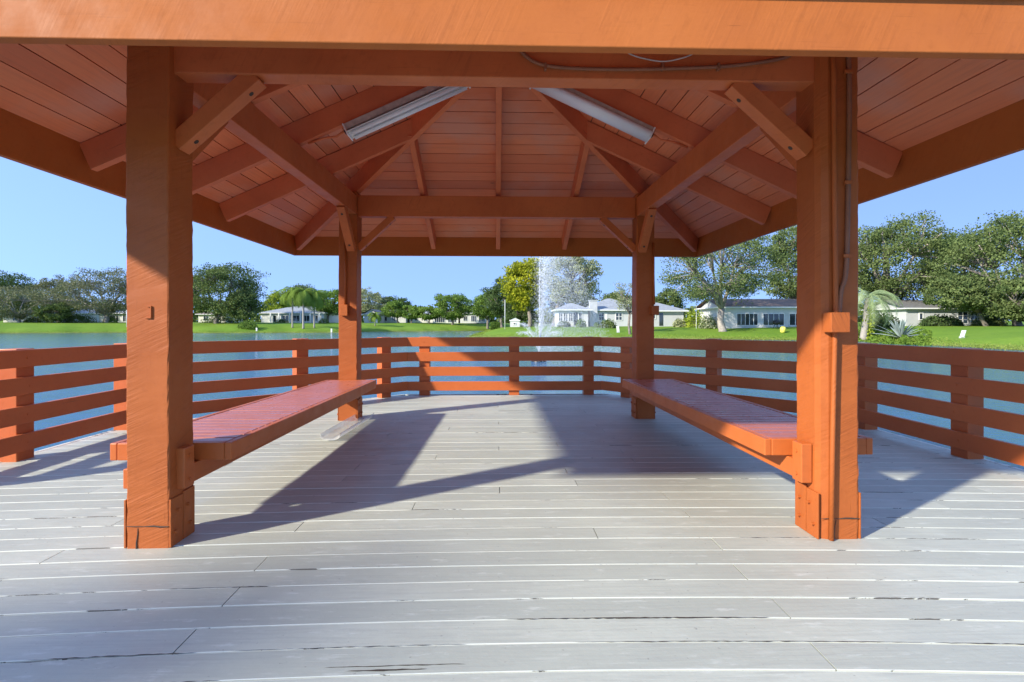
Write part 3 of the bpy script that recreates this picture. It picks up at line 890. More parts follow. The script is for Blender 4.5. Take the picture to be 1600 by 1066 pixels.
# ------------------------------------------------------------------ conduits and cables
def smooth_pts(p, n=6):
    out = []
    for i in range(len(p) - 1):
        a = p[max(i - 1, 0)]; b = p[i]; c = p[i + 1]; d = p[min(i + 2, len(p) - 1)]
        for k in range(n):
            t = k / n
            out.append(.5 * ((2 * b) + (c - a) * t + (2 * a - 5 * b + 4 * c - d) * t * t + (3 * b - a - 3 * c + d) * t ** 3))
    return out + [p[-1]]
def corr(g, pts, r):
    """ribbed flexible tube"""
    out = []; rr = []
    for i in range(len(pts) - 1):
        a, b = pts[i], pts[i + 1]; n = max(2, int((b - a).length / .006))
        for k in range(n):
            out.append(a.lerp(b, k / n)); rr.append(r * (1.12 if len(out) % 2 else .88))
    g.tube(out, rr, 8)
YF = F0
def mk_conduit(name, label, pipe, r, box_c=None, box_s=None, flex=None, straps=()):
    e = empty(name, (pipe[0].x, pipe[0].y, 0), label, 'conduit')
    one('pipe', M['post'], e, lambda g: g.tube(pipe, r, 10), 0, True)
    if box_c is not None: one('junction_box', M['post'], e, lambda g: g.box(box_c, box_s), .004)
    for s_ in straps: one('strap', M['post'], e, lambda g: g.box(s_, (r * 3.4, .012, .018)), .002)
    if flex:
        one('flexible_sleeve', M['cable'], e, lambda g: corr(g, smooth_pts(flex), .0115), 0, True)
    return e
pY = YF - .016
pp = [atY(1299, 848, pY), atY(1301, 700, pY), atY(1303, 600, pY), atY(1305, 520, pY), atY(1306, 485, pY), atY(1304, 300, pY), atY(1303, 120, pY), atY(1301, 60, pY)]
pp[0].z = .004
fx = [atY(1311, 488, pY), atY(1314, 455, pY), atY(1322, 420, pY), atY(1325, 300, pY), atY(1327, 150, pY), atY(1325, 60, pY)]
mk_conduit('electrical_conduit', 'orange painted conduit with square junction box and brown flexible sleeve on the front right post', pp, .0125,
           atY(1307, 504, YF - .034), (.098, .066, .10), fx, [atY(1326, 112, pY - .01), atY(1326, 285, pY - .01), atY(1324, 400, pY - .01)])
yb_ = B0 - .015
c1 = [atY(539, 380, yb_), atY(540, 430, yb_), atY(539, 476, yb_)]
mk_conduit('electrical_conduit', 'short orange conduit ending in a box on the rear left post', c1, .013, atY(538, 485, B0 - .03), (.085, .06, .125), None, [])
c2 = [atY(1021, 380, yb_), atY(1021, 430, yb_), atY(1022, 476, yb_)]
mk_conduit('electrical_conduit', 'short dark orange conduit ending in a box on the rear right post', c2, .013, atY(1023, 485, B0 - .03), (.085, .06, .105), None, [])
yc_ = 2.60 - .014
pts = [(806, 66), (816, 82), (832, 95), (852, 102), (885, 106), (940, 108), (1010, 108), (1080, 106), (1140, 103), (1190, 97), (1225, 90), (1245, 80)]
P3 = [atY(x, y, yc_) for x, y in pts]
P3 = smooth_pts(P3)
e = empty('flexible_cable', (P3[30].x, P3[30].y, P3[30].z), 'thick brown ribbed cable sagging along the front beam', 'cable')
one('sheath', M['cable'], e, lambda g: corr(g, P3, .0095), 0, True)
for px_ in (852, 1035, 1122): one('clamp', M['cable'], e, lambda g: g.box(atY(px_, 105, yc_ + .004), (.012, .03, .034)), .002)
P4 = smooth_pts([atY(x, y, yc_ - .01) for x, y in [(966, 70), (980, 82), (1000, 90), (1035, 96), (1065, 91), (1085, 83), (1100, 72)]])
wi = one('wire', M['tubegrime'], None, lambda g: g.tube(P4, .0035, 6), 0, True, loc=P4[18])
tag(wi, 'thin grey wire looping down in front of the brown cable', 'wire')

# ------------------------------------------------------------------ vegetation
def leaves_mesh(name, C, size, tone, mat, parent=None, loc=(0, 0, 0), flat=0.0, aspect=1.0):
    n = len(C)
    a = rng.normal(size=(n, 3)); a[:, 2] *= (1 - flat); a /= np.linalg.norm(a, axis=1)[:, None]
    h = rng.normal(size=(n, 3)); b = np.cross(a, h); b /= np.linalg.norm(b, axis=1)[:, None]
    s = (size * rng.uniform(.6, 1.25, n))[:, None]
    a = a * s; b = b * s * aspect
    V = np.stack([C - a * .5 - b * .12, C - b * .5, C + a * .5 - b * .1, C + b * .45], 1).reshape(-1, 3) - np.array(loc)
    me = bpy.data.meshes.new(name)
    me.vertices.add(4 * n); me.vertices.foreach_set('co', V.ravel())
    me.loops.add(4 * n); me.loops.foreach_set('vertex_index', np.arange(4 * n, dtype=np.int32))
    me.polygons.add(n); me.polygons.foreach_set('loop_start', np.arange(0, 4 * n, 4, dtype=np.int32))
    me.polygons.foreach_set('loop_total', np.full(n, 4, dtype=np.int32))
    me.update(calc_edges=True)
    at_ = me.attributes.new('tone', 'FLOAT', 'FACE'); at_.data.foreach_set('value', np.clip(tone, 0, 1).astype(np.float32))
    me.materials.append(mat)
    o = bpy.data.objects.new(name, me); COL.objects.link(o)
    if parent: o.parent = parent; o.location = Vector(loc) - wloc(parent)
    else: o.location = loc
    return o

def tree(x0, x1, ytop, D, kind, label, trunk_px=None, ybot=None, dens=1.0, group=None, leaf=.34, barkkey='bark', name='oak_tree', pos=None, clumps=None, open_=0.0, droop=0.0, thick=1.0, base=None):
    """x0,x1 crown edges and ytop crown top in photo pixels, D depth"""
    cxp = (x0 + x1) / 2; tp = trunk_px if trunk_px is not None else cxp
    X, Y = world((tp - 800) / 800 * D, D); zg = gz(X, Y) - .1
    cw = world((cxp - 800) / 800 * D, D)
    rx = (x1 - x0) / 2 / 800 * D; ztop = CAMZ + (506 - ytop) / 800 * D
    H = ztop - zg
    zb_ = zg + H * .22 if ybot is None else CAMZ + (506 - ybot) / 800 * D
    rz_ = (ztop - zb_) / 2; zc = zb_ + rz_
    if pos:
        X, Y, cx_, cy_, rx, ztop, zb_ = pos; cw = (cx_, cy_); zg = gz(X, Y) - .1; H = ztop - zg; rz_ = (ztop - zb_) / 2; zc = zb_ + rz_
    e = empty(name, (X, Y, zg), label, 'tree', group)
    ry = min(rx * .85, 8.0)
    nC = clumps or int(np.clip(26 * (rx * rz_) ** .62, 40, 330))
    # clump centres: shell biased, lumpy outline
    u = rng.normal(size=(nC, 3)); u /= np.linalg.norm(u, axis=1)[:, None]
    rr = rng.uniform(.35, 1.0, nC) ** .55
    ph = rng.uniform(0, 6.28, 6)
    lump = 1 + .10 * np.sin(3 * np.arctan2(u[:, 2], u[:, 0]) + ph[0]) + .08 * np.sin(5 * np.arctan2(u[:, 2], u[:, 0]) + ph[1]) + .07 * np.sin(7 * np.arctan2(u[:, 1], u[:, 0]) + ph[2])
    C = u * (rr * lump)[:, None]
    C[:, 2] = np.where(C[:, 2] < 0, -np.abs(C[:, 2]) ** .62 * (.92 + droop), np.abs(C[:, 2]) ** .9)
    # flatter underside except at the rim
    Cw = np.column_stack([cw[0] + C[:, 0] * rx * .93, cw[1] + C[:, 1] * ry, zc + C[:, 2] * rz_ * .93])
    npc = int(46 * dens * (1 - open_ * .4) * (2.3 if D < 90 else 1.6))
    leaf = leaf * (.72 if D < 90 else .9)
    cs = (.105 * (rx + rz_) / 2 + .32) * (1 - .25 * open_)
    T = rng.uniform(0, 1, nC)
    idx = np.repeat(np.arange(nC), npc)
    q = rng.normal(size=(len(idx), 3)); q /= np.linalg.norm(q, axis=1)[:, None]
    q = q * (rng.uniform(0, 1, len(idx)) ** .45)[:, None] * np.array([1, 1, .6]) * (1.75 * cs * rng.uniform(.55, 1.15, nC))[idx][:, None]
    LC = Cw[idx] + q
    tone = T[idx] * .6 + rng.uniform(-.1, .5, len(idx))
    leaves_mesh('crown', LC, leaf, tone, LEAF[kind], e, (X, Y, zg))
    # trunk and limbs
    g = Geo(); tr = (.028 * H + .06) * thick
    fork = Vector((X + (cw[0] - X) * .2, Y + (cw[1] - Y) * .2, zg + (zb_ - zg) * .75 + H * .06))
    m1 = Vector((X, Y, zg)).lerp(fork, .5) + Vector((random.uniform(-.2, .2), random.uniform(-.2, .2), 0))
    g.tube([(X, Y, zg - .1), (X, Y, zg + .25), m1, fork], [tr * 1.5, tr * 1.1, tr * .95, tr * .85], 9)
    order = np.argsort(-np.abs(C[:, 0]) - rng.uniform(0, .8, nC))
    nl = 9 if H > 6 else 5
    mains = []
    for k in range(nl):
        c = Vector(Cw[order[min(k * max(1, nC // (nl + 3)), nC - 1)]])
        mid_ = fork.lerp(c, .5) + Vector((random.uniform(-.4, .4), random.uniform(-.4, .4), random.uniform(.0, .12) * H))
        m0 = fork.lerp(mid_, .5) + Vector((random.uniform(-.3, .3), 0, random.uniform(-.02, .05) * H))
        g.tube([fork, m0, mid_, c], [tr * .55, tr * .42, tr * .28, tr * .1], 6)
        mains.append(mid_); mains.append(fork.lerp(mid_, .6))
    for k in range(int(nC * .45)):
        c = Vector(Cw[rng.integers(nC)])
        s_ = min(mains, key=lambda m: (m - c).length)
        mm = s_.lerp(c, .5) + Vector((random.uniform(-.25, .25), random.uniform(-.25, .25), random.uniform(-.1, .4)))
        g.tube([s_, mm, c], [tr * .2, tr * .12, tr * .04], 4)
    g.build('trunk', M[barkkey], e, 0, True)
    return e

def shrub(px, py, D, wpx, hpx, kind, label, group=None, n=900, leaf=.22, name='shrub'):
    X, Y = world((px - 800) / 800 * D, D); zg = gz(X, Y)
    rx = wpx / 2 / 800 * D; h = hpx / 800 * D
    u = rng.normal(size=(n, 3)); u /= np.linalg.norm(u, axis=1)[:, None]
    r = rng.uniform(.2, 1, n) ** .4 * (1 + .15 * np.sin(4 * np.arctan2(u[:, 1], u[:, 0]) + px))
    C = np.column_stack([X + u[:, 0] * r * rx, Y + u[:, 1] * r * min(rx, 1.5), zg + np.abs(u[:, 2]) * r * h])
    e = empty(name, (X, Y, zg), label, 'shrub', group)
    leaves_mesh('foliage', C, leaf, rng.uniform(0, 1, n), LEAF[kind], e, (X, Y, zg))
    g = Geo()
    for k in range(5):
        g.tube([(X, Y, zg - .05), (X + random.uniform(-.5, .5) * rx, Y + random.uniform(-.3, .3), zg + h * .6)], [.05, .02], 5)
    g.build('stem', M['bark'], e, 0)
    return e

LS = 'oaks along the left shore'
tree(-70, 62, 428, 136, 'dark', 'dark rounded oak at the far left behind the brown oak', group=LS)
tree(-55, 112, 446, 118, 'greyoak', 'low spreading grey brown oak at the left edge of the lawn', trunk_px=30, ybot=500, group=LS, barkkey='bark_pale', open_=.6, leaf=.3)
tree(52, 132, 431, 130, 'greyoak', 'thin crowned grey oak between the low oak and the broad limbed oak', group=LS, open_=.8, barkkey='bark_pale', leaf=.3)
tree(98, 236, 419, 121, 'greyoak', 'oak with pale twisting limbs just left of the front left post', trunk_px=166, ybot=496, group=LS, barkkey='bark_pale', open_=.35, leaf=.3, thick=1.3)
tree(60, 108, 474, 115, 'oak', 'small dark oak low in front of the thin crowned oak', ybot=502, group=LS)
tree(232, 318, 424, 124, 'oak', 'oak hidden mostly behind the front left post', group=LS)
tree(286, 417, 412, 116, 'oak', 'dense dark green oak on the lawn right of the front left post', trunk_px=338, ybot=500, group=LS, thick=1.1)
tree(352, 404, 452, 113, 'oak', 'lower side oak leaning out of the dense oak', trunk_px=385, ybot=503, group=LS)
FS = 'trees on the far shore'
tree(412, 456, 456, 150, 'lime', 'yellow green tree rising left behind the hip roofed house', group=FS, name='broadleaf_tree', ybot=495)
tree(438, 512, 445, 158, 'oak', 'tall dull green tree behind the three slender palms', group=FS, name='broadleaf_tree')
tree(488, 547, 451, 132, 'green', 'round green tree at the right end of the hip roofed house', group=FS, name='broadleaf_tree', trunk_px=512)
tree(540, 606, 451, 172, 'pale', 'pale sparse tree just right of the rear left post', group=FS, name='broadleaf_tree', open_=.6)
tree(585, 643, 462, 178, 'dark', 'dark flat topped tree behind the small shore trees', group=FS, name='broadleaf_tree')
tree(596, 636, 471, 142, 'green', 'small flat topped tree on the far lawn, leftmost of three', group=FS, name='broadleaf_tree', trunk_px=622, ybot=497)
tree(626, 660, 477, 140, 'green', 'small upright tree on the far lawn, middle of three', group=FS, name='broadleaf_tree', ybot=499)
tree(650, 692, 480, 139, 'green', 'small round tree on the far lawn, rightmost of three', group=FS, name='broadleaf_tree', ybot=499)
tree(676, 738, 458, 138, 'green', 'big round green tree in the middle of the far shore', group=FS, name='broadleaf_tree', ybot=500, dens=1.2)
tree(732, 792, 457, 136, 'green', 'broad green tree over the screened far house', group=FS, name='broadleaf_tree', ybot=500)
tree(756, 812, 436, 128, 'dark', 'dark tree rising left behind the yellow tree', group=FS, name='broadleaf_tree')
tree(787, 856, 400, 104, 'yellow', 'tall yellow green tree left of the fountain plume', trunk_px=828, ybot=487, name='broadleaf_tree', dens=1.25, leaf=.4)
tree(783, 838, 462, 112, 'dark', 'low dark tree under the yellow tree', ybot=506, name='broadleaf_tree')
tree(846, 936, 388, 96, 'pale', 'tall airy grey green tree right of the fountain plume', trunk_px=866, ybot=478, name='broadleaf_tree', open_=.3)
tree(856, 936, 446, 108, 'dark', 'dark tree behind the grey green tree and over the sunroom roof', ybot=498, name='broadleaf_tree')
tree(932, 1004, 456, 122, 'oak', 'rounded dull tree behind the chimney house', ybot=500, name='broadleaf_tree')
tree(958, 1008, 436, 66, 'pale', 'small thin tree on the lawn beside the rear right post', trunk_px=984, ybot=488, name='young_tree', open_=.9, leaf=.2, clumps=60, dens=.6, thick=.6)
tree(1028, 1216, 343, 66, 'oak', 'big leafy oak with thick grey trunk in front of the long white house', trunk_px=1129, ybot=484, barkkey='bark_pale', open_=.35, thick=.95, leaf=.27, dens=1.1)
tree(1192, 1292, 352, 78, 'oak', 'oak over the brown roof, partly behind the front right post', ybot=474, open_=.2)
RS = 'oaks on the right shore'
tree(1318, 1478, 338, 76, 'oak', 'tall oak with bare pale limbs behind the silver palm', trunk_px=1384, ybot=478, group=RS, barkkey='bark_pale', dens=1.1, open_=.1, thick=1.2)
tree(1440, 1550, 356, 84, 'dark', 'dark oak directly behind the roof of the grey far right house', group=RS, ybot=474, dens=1.1)
tree(1486, 1700, 328, 64, 'oak', 'huge oak at the right edge with branches hanging to the lawn', trunk_px=1590, group=RS, ybot=500, droop=.1, dens=1.1, barkkey='bark_pale')
tree(1452, 1535, 430, 62, 'oak', 'low green branch mass hanging in front of the far right house', trunk_px=1540, ybot=488, group=RS, open_=.5)
tree(1560, 1660, 425, 58, 'oak', 'low oak drooping beside the far right house', ybot=505, group=RS)
tree(1680, 1860, 330, 66, 'oak', 'outermost oak beyond the right edge', group=RS)
tree(1020, 1070, 452, 108, 'oak', 'low tree behind the pale blue house wall', ybot=500, name='broadleaf_tree')

tree(0, 1, 0, 60, 'oak', 'added unseen thin crowned oak behind the camera, filtering sun onto the deck', pos=(-23.0, -12.0, -21.2, -10.4, 2.3, 12.9, 10.0), clumps=10, dens=1.0, open_=.9, leaf=.42, barkkey='bark_pale')  # added out of view to cast soft broken shade on the near deck
# low distant woods behind everything
def woods():
    Cs = []; T = []
    for px in np.arange(-420, 2050, 9.0):
        D = random.uniform(190, 235)
        if 560 < px < 800: D = random.uniform(200, 240)
        X, Y = world((px - 800) / 800 * D, D); z = gz(X, Y)
        h = random.uniform(5, 9); n = 130
        u = rng.normal(size=(n, 3)); u /= np.linalg.norm(u, axis=1)[:, None]
        Cs.append(np.column_stack([X + u[:, 0] * 4, Y + u[:, 1] * 3, z + h * .5 + u[:, 2] * h * .5])); T.append(np.clip(rng.uniform(0, .7) + rng.uniform(-.2, .3, n), 0, 1))
    o = leaves_mesh('distant_woods', np.vstack(Cs), 1.3, np.concatenate(T), LEAF['oak'], None, (0, 0, 0))
    tag(o, 'dark line of distant woods behind the far houses', 'woods', kind='stuff')
woods()

def palm(px, ytop, D, kind, label, frond_px, nfr=16, trunk_r=.14, group=None, ybase=None, droop=1.0, lean=0, name='palm_tree', bush=False):
    X, Y = world((px - 800) / 800 * D, D); zg = gz(X, Y) - .05
    zt = CAMZ + (506 - ytop) / 800 * D; L_ = frond_px / 800 * D
    e = empty(name, (X, Y, zg), label, 'palm', group); lw = 1.5 if D > 90 else 1.0
    zc = zt - L_ * .28
    one('trunk', M['palmbark'], e, lambda g: g.tube([(X - lean, Y, zg - .1), (X - lean, Y, zg + .4), (X - lean * .4, Y, (zg + zc) / 2), (X, Y, zc)], [trunk_r * 1.5, trunk_r * 1.1, trunk_r, trunk_r * .9], 9), 0, True)
    g = Geo(); 
    for k in range(nfr):
        az = 2 * math.pi * k / nfr + random.uniform(-.15, .15); el = random.uniform(.15, 1.15) if k % 3 else random.uniform(-.3, .3)
        pts = []; p = Vector((X, Y, zc)); e_ = el
        for s_ in range(11):
            pts.append(p.copy()); st = L_ / 10
            p = p + Vector((math.cos(az) * math.cos(e_), math.sin(az) * math.cos(e_), math.sin(e_))) * st
            e_ -= random.uniform(.17, .27) * droop
        g.tube(pts, [.03] * 6 + [.015] * 5, 4, t=.3)
        sdv = Vector((-math.sin(az), math.cos(az), 0))
        t_ = random.random()
        for s_ in range(1, 10):
            for f in (0, .33, .66):
                q = pts[s_].lerp(pts[min(s_ + 1, 10)], f); ll = L_ * (.26 if D > 90 else .19) * math.sin(math.pi * (s_ + f + .6) / 11.5) + .12
                fw = (pts[min(s_ + 1, 10)] - pts[s_]).normalized()
                for sg in (-1, 1):
                    tip = q + sdv * sg * ll * .8 + fw * ll * .45 - Vector((0, 0, ll * .35 * droop))
                    k0 = len(g.v); g.v += [q - fw * .04 * lw, q + fw * .04 * lw, tip]
                    g.quad((k0, k0 + 1, k0 + 2), [(0, 0)] * 3, min(1, t_ * .6 + random.random() * .4))
    g.build('fronds', LEAF[kind], e, 0, tone=True)
    if bush:
        n = 400; C = np.column_stack([X + rng.normal(0, .25, n), Y + rng.normal(0, .25, n) - .1, zg + rng.uniform(.1, (zc - zg) * .9, n)])
        leaves_mesh('vine', C, .25, rng.uniform(0.3, 1, n), LEAF['lime'], e, (X, Y, zg))
    return e
PG = 'slender palms in front of the hip roofed house'
palm(457, 449, 108, 'palm', 'slender palm standing left of the other two at the hip roofed house', 31, 24, .16, PG, droop=1.15)
palm(474, 447, 107, 'palm', 'tallest slender palm, middle one at the hip roofed house', 33, 26, .2, PG, droop=1.2)
palm(491, 453, 109, 'palm', 'slender palm standing right of the other two at the hip roofed house', 31, 24, .16, PG, droop=1.2)
palm(586, 488, 124, 'palm', 'small bushy palm on the far lawn right of the rear left post', 16, 16, .12, droop=.9)
palm(1356, 449, 55, 'datepalm', 'silver green feather palm with a vine covered trunk right of the front right post', 60, 26, .3, droop=1.0, lean=.5, bush=True)
def agave(px, py, D, wpx, hpx, label):
    X, Y = world((px - 800) / 800 * D, D); zg = gz(X, Y)
    e = empty('agave_plant', (X, Y, zg), label, 'plant')
    g = Geo(); L_ = hpx / 800 * D * 1.15; W = wpx / 2 / 800 * D
    for k in range(44):
        az = random.uniform(0, 6.283); el = random.uniform(.12, 1.35)
        l = math.hypot(W * math.cos(el), L_ * math.sin(el)) * random.uniform(.85, 1.1)
        d = Vector((math.cos(az) * math.cos(el), math.sin(az) * math.cos(el), math.sin(el)))
        sdv = Vector((-math.sin(az), math.cos(az), 0)); up = sdv.cross(d)
        b0 = Vector((X, Y, zg + .1)) + d * .1; wdt = .11
        secs = [(0, .6), (.3, 1), (.6, .85), (.85, .45), (1, .02)]
        k0 = len(g.v)
        for f, ww in secs:
            c = b0 + d * l * f - Vector((0, 0, .12 * l * f * f))
            g.v += [c - sdv * wdt * ww, c - up * .04 * ww, c + sdv * wdt * ww]
        t = random.random()
        for i in range(4):
            for j in range(2):
                g.quad((k0 + i * 3 + j, k0 + i * 3 + j + 1, k0 + i * 3 + 4 + j, k0 + i * 3 + 3 + j), [(0, 0)] * 4, t)
    g.build('leaves', LEAF['agave'], e, 0, tone=True)
agave(1407, 517, 50, 82, 27, 'spiky blue grey agave on the right bank beside the palm')
def scatter(name, label, cat, N_, fn, size, kind, flat=.0, aspect=1.0):
    C = fn(N_); o = leaves_mesh(name, C, size, rng.uniform(0, 1, len(C)), LEAF[kind], None, (0, 0, 0), flat, aspect); tag(o, label, cat, kind='stuff')
def gcov(n):
    px = rng.uniform(1325, 1455, n); D = rng.uniform(44, 56, n) - (px - 1400) * .04
    xc = (px - 800) / 800 * D; X = xc * CY + D * SY; Y = -xc * SY + D * CY
    z = land_z(np.column_stack([X, Y])) + rng.uniform(0, .45, n) * (.6 + .4 * np.sin(px * .25))
    return np.column_stack([X, Y, z])
scatter('ground_cover', 'bright leafy ground cover around the palm and agave on the bank', 'ground cover', 9000, gcov, .2, 'ground')
def shore(n):
    i = rng.integers(len(LAKE), size=n); t = rng.uniform(0, 1, n)
    a = LAKE[i]; b = LAKE[(i + 1) % len(LAKE)]
    p = a + (b - a) * t[:, None] + rng.normal(0, .6, (n, 2))
    z = land_z(p); k = (z > WZ - .12) & (z < WZ + .6) & (p[:, 1] > 10)
    p = p[k]; z = z[k]
    return np.column_stack([p, z + rng.uniform(.0, .22, len(z))])
scatter('shore_grass', 'dry tufted grass along the waterline', 'grass', 45000, shore, .15, 'reed', 0, .35)

# shrubs near houses
SG = 'foundation shrubs by the chimney house'
shrub(881, 508, 78, 20, 9, 'oak', 'low round bush under the sunroom windows', SG)
shrub(908, 508, 77, 15, 12, 'green', 'upright bush at the foot of the chimney', SG)
shrub(950, 508, 76, 27, 13, 'oak', 'wide dark bush under the shuttered window', SG)
shrub(932, 509, 77, 8, 7, 'green', 'small bush right of the chimney', SG)
shrub(1085, 508, 74, 34, 26, 'lime', 'loose yellow green bush beside the big oak trunk', n=1200)
shrub(1108, 509, 71, 30, 18, 'flower', 'white flowering bush left of the big oak trunk', n=1200)
shrub(1062, 509, 75, 22, 13, 'pale', 'pale flowering bush at the corner of the grey wall', n=800)
shrub(1470, 506, 66, 70, 17, 'dark', 'dark clipped bush below the wall of the far right house', n=2600)
shrub(1545, 506, 64, 40, 16, 'oak', 'green bush at the right end of the far right house', n=1500)
shrub(1375, 508, 60, 60, 26, 'dark', 'dark undergrowth behind the silver palm trunk', n=2600)
shrub(387, 512, 104, 34, 12, 'green', 'scrubby bush on the bank below the dense oak', n=1400)
shrub(345, 506, 120, 60, 11, 'dark', 'dark bush at the foot of the dense oak', n=1600)
shrub(120, 505, 118, 60, 13, 'dark', 'dark hedge of bushes behind the left lawn', n=2600)
shrub(60, 505, 120, 50, 9, 'oak', 'low bush left of the dark hedge of bushes', n=1600)
shrub(172, 505, 122, 22, 9, 'green', 'small bush before the white wall left of the front left post', n=700)
shrub(440, 505, 124, 20, 6, 'dark', 'low shrub left in front of the hip roofed house', n=500)
shrub(506, 505, 124, 18, 8, 'oak', 'shrub at the right corner of the hip roofed house', n=500)
def hedge(px, D, wpx, hpx, label):
    X, Y = world((px - 800) / 800 * D, D); zg = gz(X, Y); w_ = wpx / 800 * D; h = hpx / 800 * D; n = 5000
    face = rng.integers(0, 3, n); p = rng.uniform(-.5, .5, (n, 3))
    p[face == 0, 1] = -.5; p[face == 1, 2] = .5; p[face == 2, 0] = np.sign(p[face == 2, 0]) * .5
    C = np.column_stack([X + p[:, 0] * w_, Y + p[:, 1] * 2.0, zg + (p[:, 2] + .5) * h]) + rng.normal(0, .05, (n, 3))
    e = empty('hedge', (X, Y, zg), label, 'hedge')
    leaves_mesh('foliage', C, .2, rng.uniform(0, .6, n), LEAF['green'], e, (X, Y, zg))
    one('stem', M['bark'], e, lambda g: [g.tube([(X + q * w_, Y, zg - .1), (X + q * w_, Y, zg + h * .8)], .06, 5) for q in (-.35, 0, .35)], 0)
hedge(774, 112, 13, 11, 'clipped square hedge beside the white shed')
hedge(826, 108, 24, 7, 'low clipped hedge right of the white shed')

# ------------------------------------------------------------------ houses
def house(px0, px1, D, wall_h, depth, roof_h, wall, roof, label, kind='hip', wins=(), doors=(), rot=0.0, ovh=.6, chimney=None, posts_=(), sink=.15, zbase=None, door_label=None, group=None):
    cxp = (px0 + px1) / 2; X, Y = world((cxp - 800) / 800 * D, D)
    W = (px1 - px0) / 800 * D
    zg = gz(X, Y) if zbase is None else zbase
    e = empty('house', (X, Y, zg), label, 'house', group)
    rz = -YAW + rot; dx = Vector((math.cos(rz), math.sin(rz), 0)); dy = Vector((-math.sin(rz), math.cos(rz), 0)); O = Vector((X, Y, zg))
    def P_(u, v, z): return O + dx * u + dy * v + Vector((0, 0, z))
    h = W / 2
    one('wall', M[wall], e, lambda g: g.prism(P_(-h, depth / 2, wall_h / 2 - sink / 2), P_(h, depth / 2, wall_h / 2 - sink / 2), dy, (0, 0, 1), depth, wall_h + sink), 0)
    g = Geo(); a = h + ovh; z0 = wall_h + .003; th = .16
    y0, y1 = -ovh, depth + ovh; ym = depth / 2
    lo = [P_(-a, y0, z0), P_(a, y0, z0), P_(a, y1, z0), P_(-a, y1, z0)]
    up = [p + Vector((0, 0, th)) for p in lo]
    if kind == 'hip':
        r = max(a - (y1 - y0) / 2, .3); r1 = P_(-r, ym, z0 + th + roof_h); r2 = P_(r, ym, z0 + th + roof_h)
        g.poly([up[0], up[1], r2, r1]); g.poly([up[1], up[2], r2]); g.poly([up[2], up[3], r1, r2]); g.poly([up[3], up[0], r1])
    elif kind == 'gable':
        r1 = P_(-a, ym, z0 + th + roof_h); r2 = P_(a, ym, z0 + th + roof_h)
        g.poly([up[0], up[1], r2, r1]); g.poly([up[2], up[3], r1, r2])
    else:      # gable facing the viewer
        r1 = P_(0, y0, z0 + th + roof_h); r2 = P_(0, y1, z0 + th + roof_h)
        g.poly([up[1], up[2], r2, r1]); g.poly([up[3], up[0], r1, r2])
    g.poly([up[3], up[2], up[1], up[0]])
    ro = g.build('roof', M[roof], e, 0)
    def fas(g):
        g.poly([lo[3], lo[2], lo[1], lo[0]])
        for i in range(4): j = (i + 1) % 4; g.poly([lo[i], lo[j], up[j], up[i]])
    one('eave', M['trim'], e, fas, 0)
    if kind == 'gable':
        def ge(g):
            for sx_ in (-1, 1): g.poly([P_(sx_ * (h + .002), 0, z0 + th - .01), P_(sx_ * (h + .002), depth, z0 + th - .01), P_(sx_ * (h + .002), ym, z0 + th + roof_h * .93)])
        one('gable_end', M[wall], e, ge, 0)
    if kind == 'front':
        one('gable_end', M[wall], e, lambda g: g.poly([P_(-h, -.05, z0 + th - .01), P_(h, -.05, z0 + th - .01), P_(0, -.05, z0 + th + roof_h * .93)]), 0)
    if chimney:
        u, v, cw_, ct = chimney
        one('chimney', M['wall_grey'], ro, lambda g: (g.prism(P_(u, v, -.1), P_(u, v, ct), dx, dy, cw_, .8), g.prism(P_(u, v, ct), P_(u, v, ct + .12), dx, dy, cw_ + .2, 1.0)), 0)
    def upx(px): return (px - cxp) / 800 * D
    for wn in wins:
        x0_, x1_, zlo, zhi, nd, nh = wn[:6]; shut = len(wn) > 6
        u0, u1 = upx(x0_), upx(x1_); ft = .09
        g = Geo(); q = -.035
        g.prism(P_(u0, q, zlo), P_(u1, q, zlo), dy, (0, 0, 1), .09, ft); g.prism(P_(u0, q, zhi), P_(u1, q, zhi), dy, (0, 0, 1), .09, ft)
        for i in range(nd + 1):
            u = u0 + (u1 - u0) * i / nd; g.prism(P_(u, q - .002, zlo - ft / 2), P_(u, q - .002, zhi + ft / 2), dx, dy, ft * (1 if i in (0, nd) else .7), .09)
        for i in range(1, nh):
            z = zlo + (zhi - zlo) * i / nh; g.prism(P_(u0, q + .003, z), P_(u1, q + .003, z), dy, (0, 0, 1), .08, ft * .6)
        if shut:
            for s_ in (-1, 1): g.prism(P_((u0 if s_ < 0 else u1) + s_ * .3, -.03, zlo - .05), P_((u0 if s_ < 0 else u1) + s_ * .3, -.03, zhi + .05), dx, dy, .42, .05)
        f = g.build('window', M['trim'], e, 0)
        one('pane', M['glass'], f, lambda g: g.prism(P_(u0, -.006, (zlo + zhi) / 2), P_(u1, -.006, (zlo + zhi) / 2), dy, (0, 0, 1), .02, zhi - zlo), 0)
    for (u0p, u1p, hh) in doors:
        u0, u1 = upx(u0p), upx(u1p)
        one('door', M['glass'], e, lambda g: g.prism(P_((u0 + u1) / 2, -.02, .05), P_((u0 + u1) / 2, -.02, hh), dx, dy, u1 - u0, .05), 0)
    for u0p in posts_:
        u = upx(u0p); one('column', M['trim'], e, lambda g: g.prism(P_(u, -.45, -.1), P_(u, -.45, wall_h), dx, dy, .3, .3), 0)
    return e
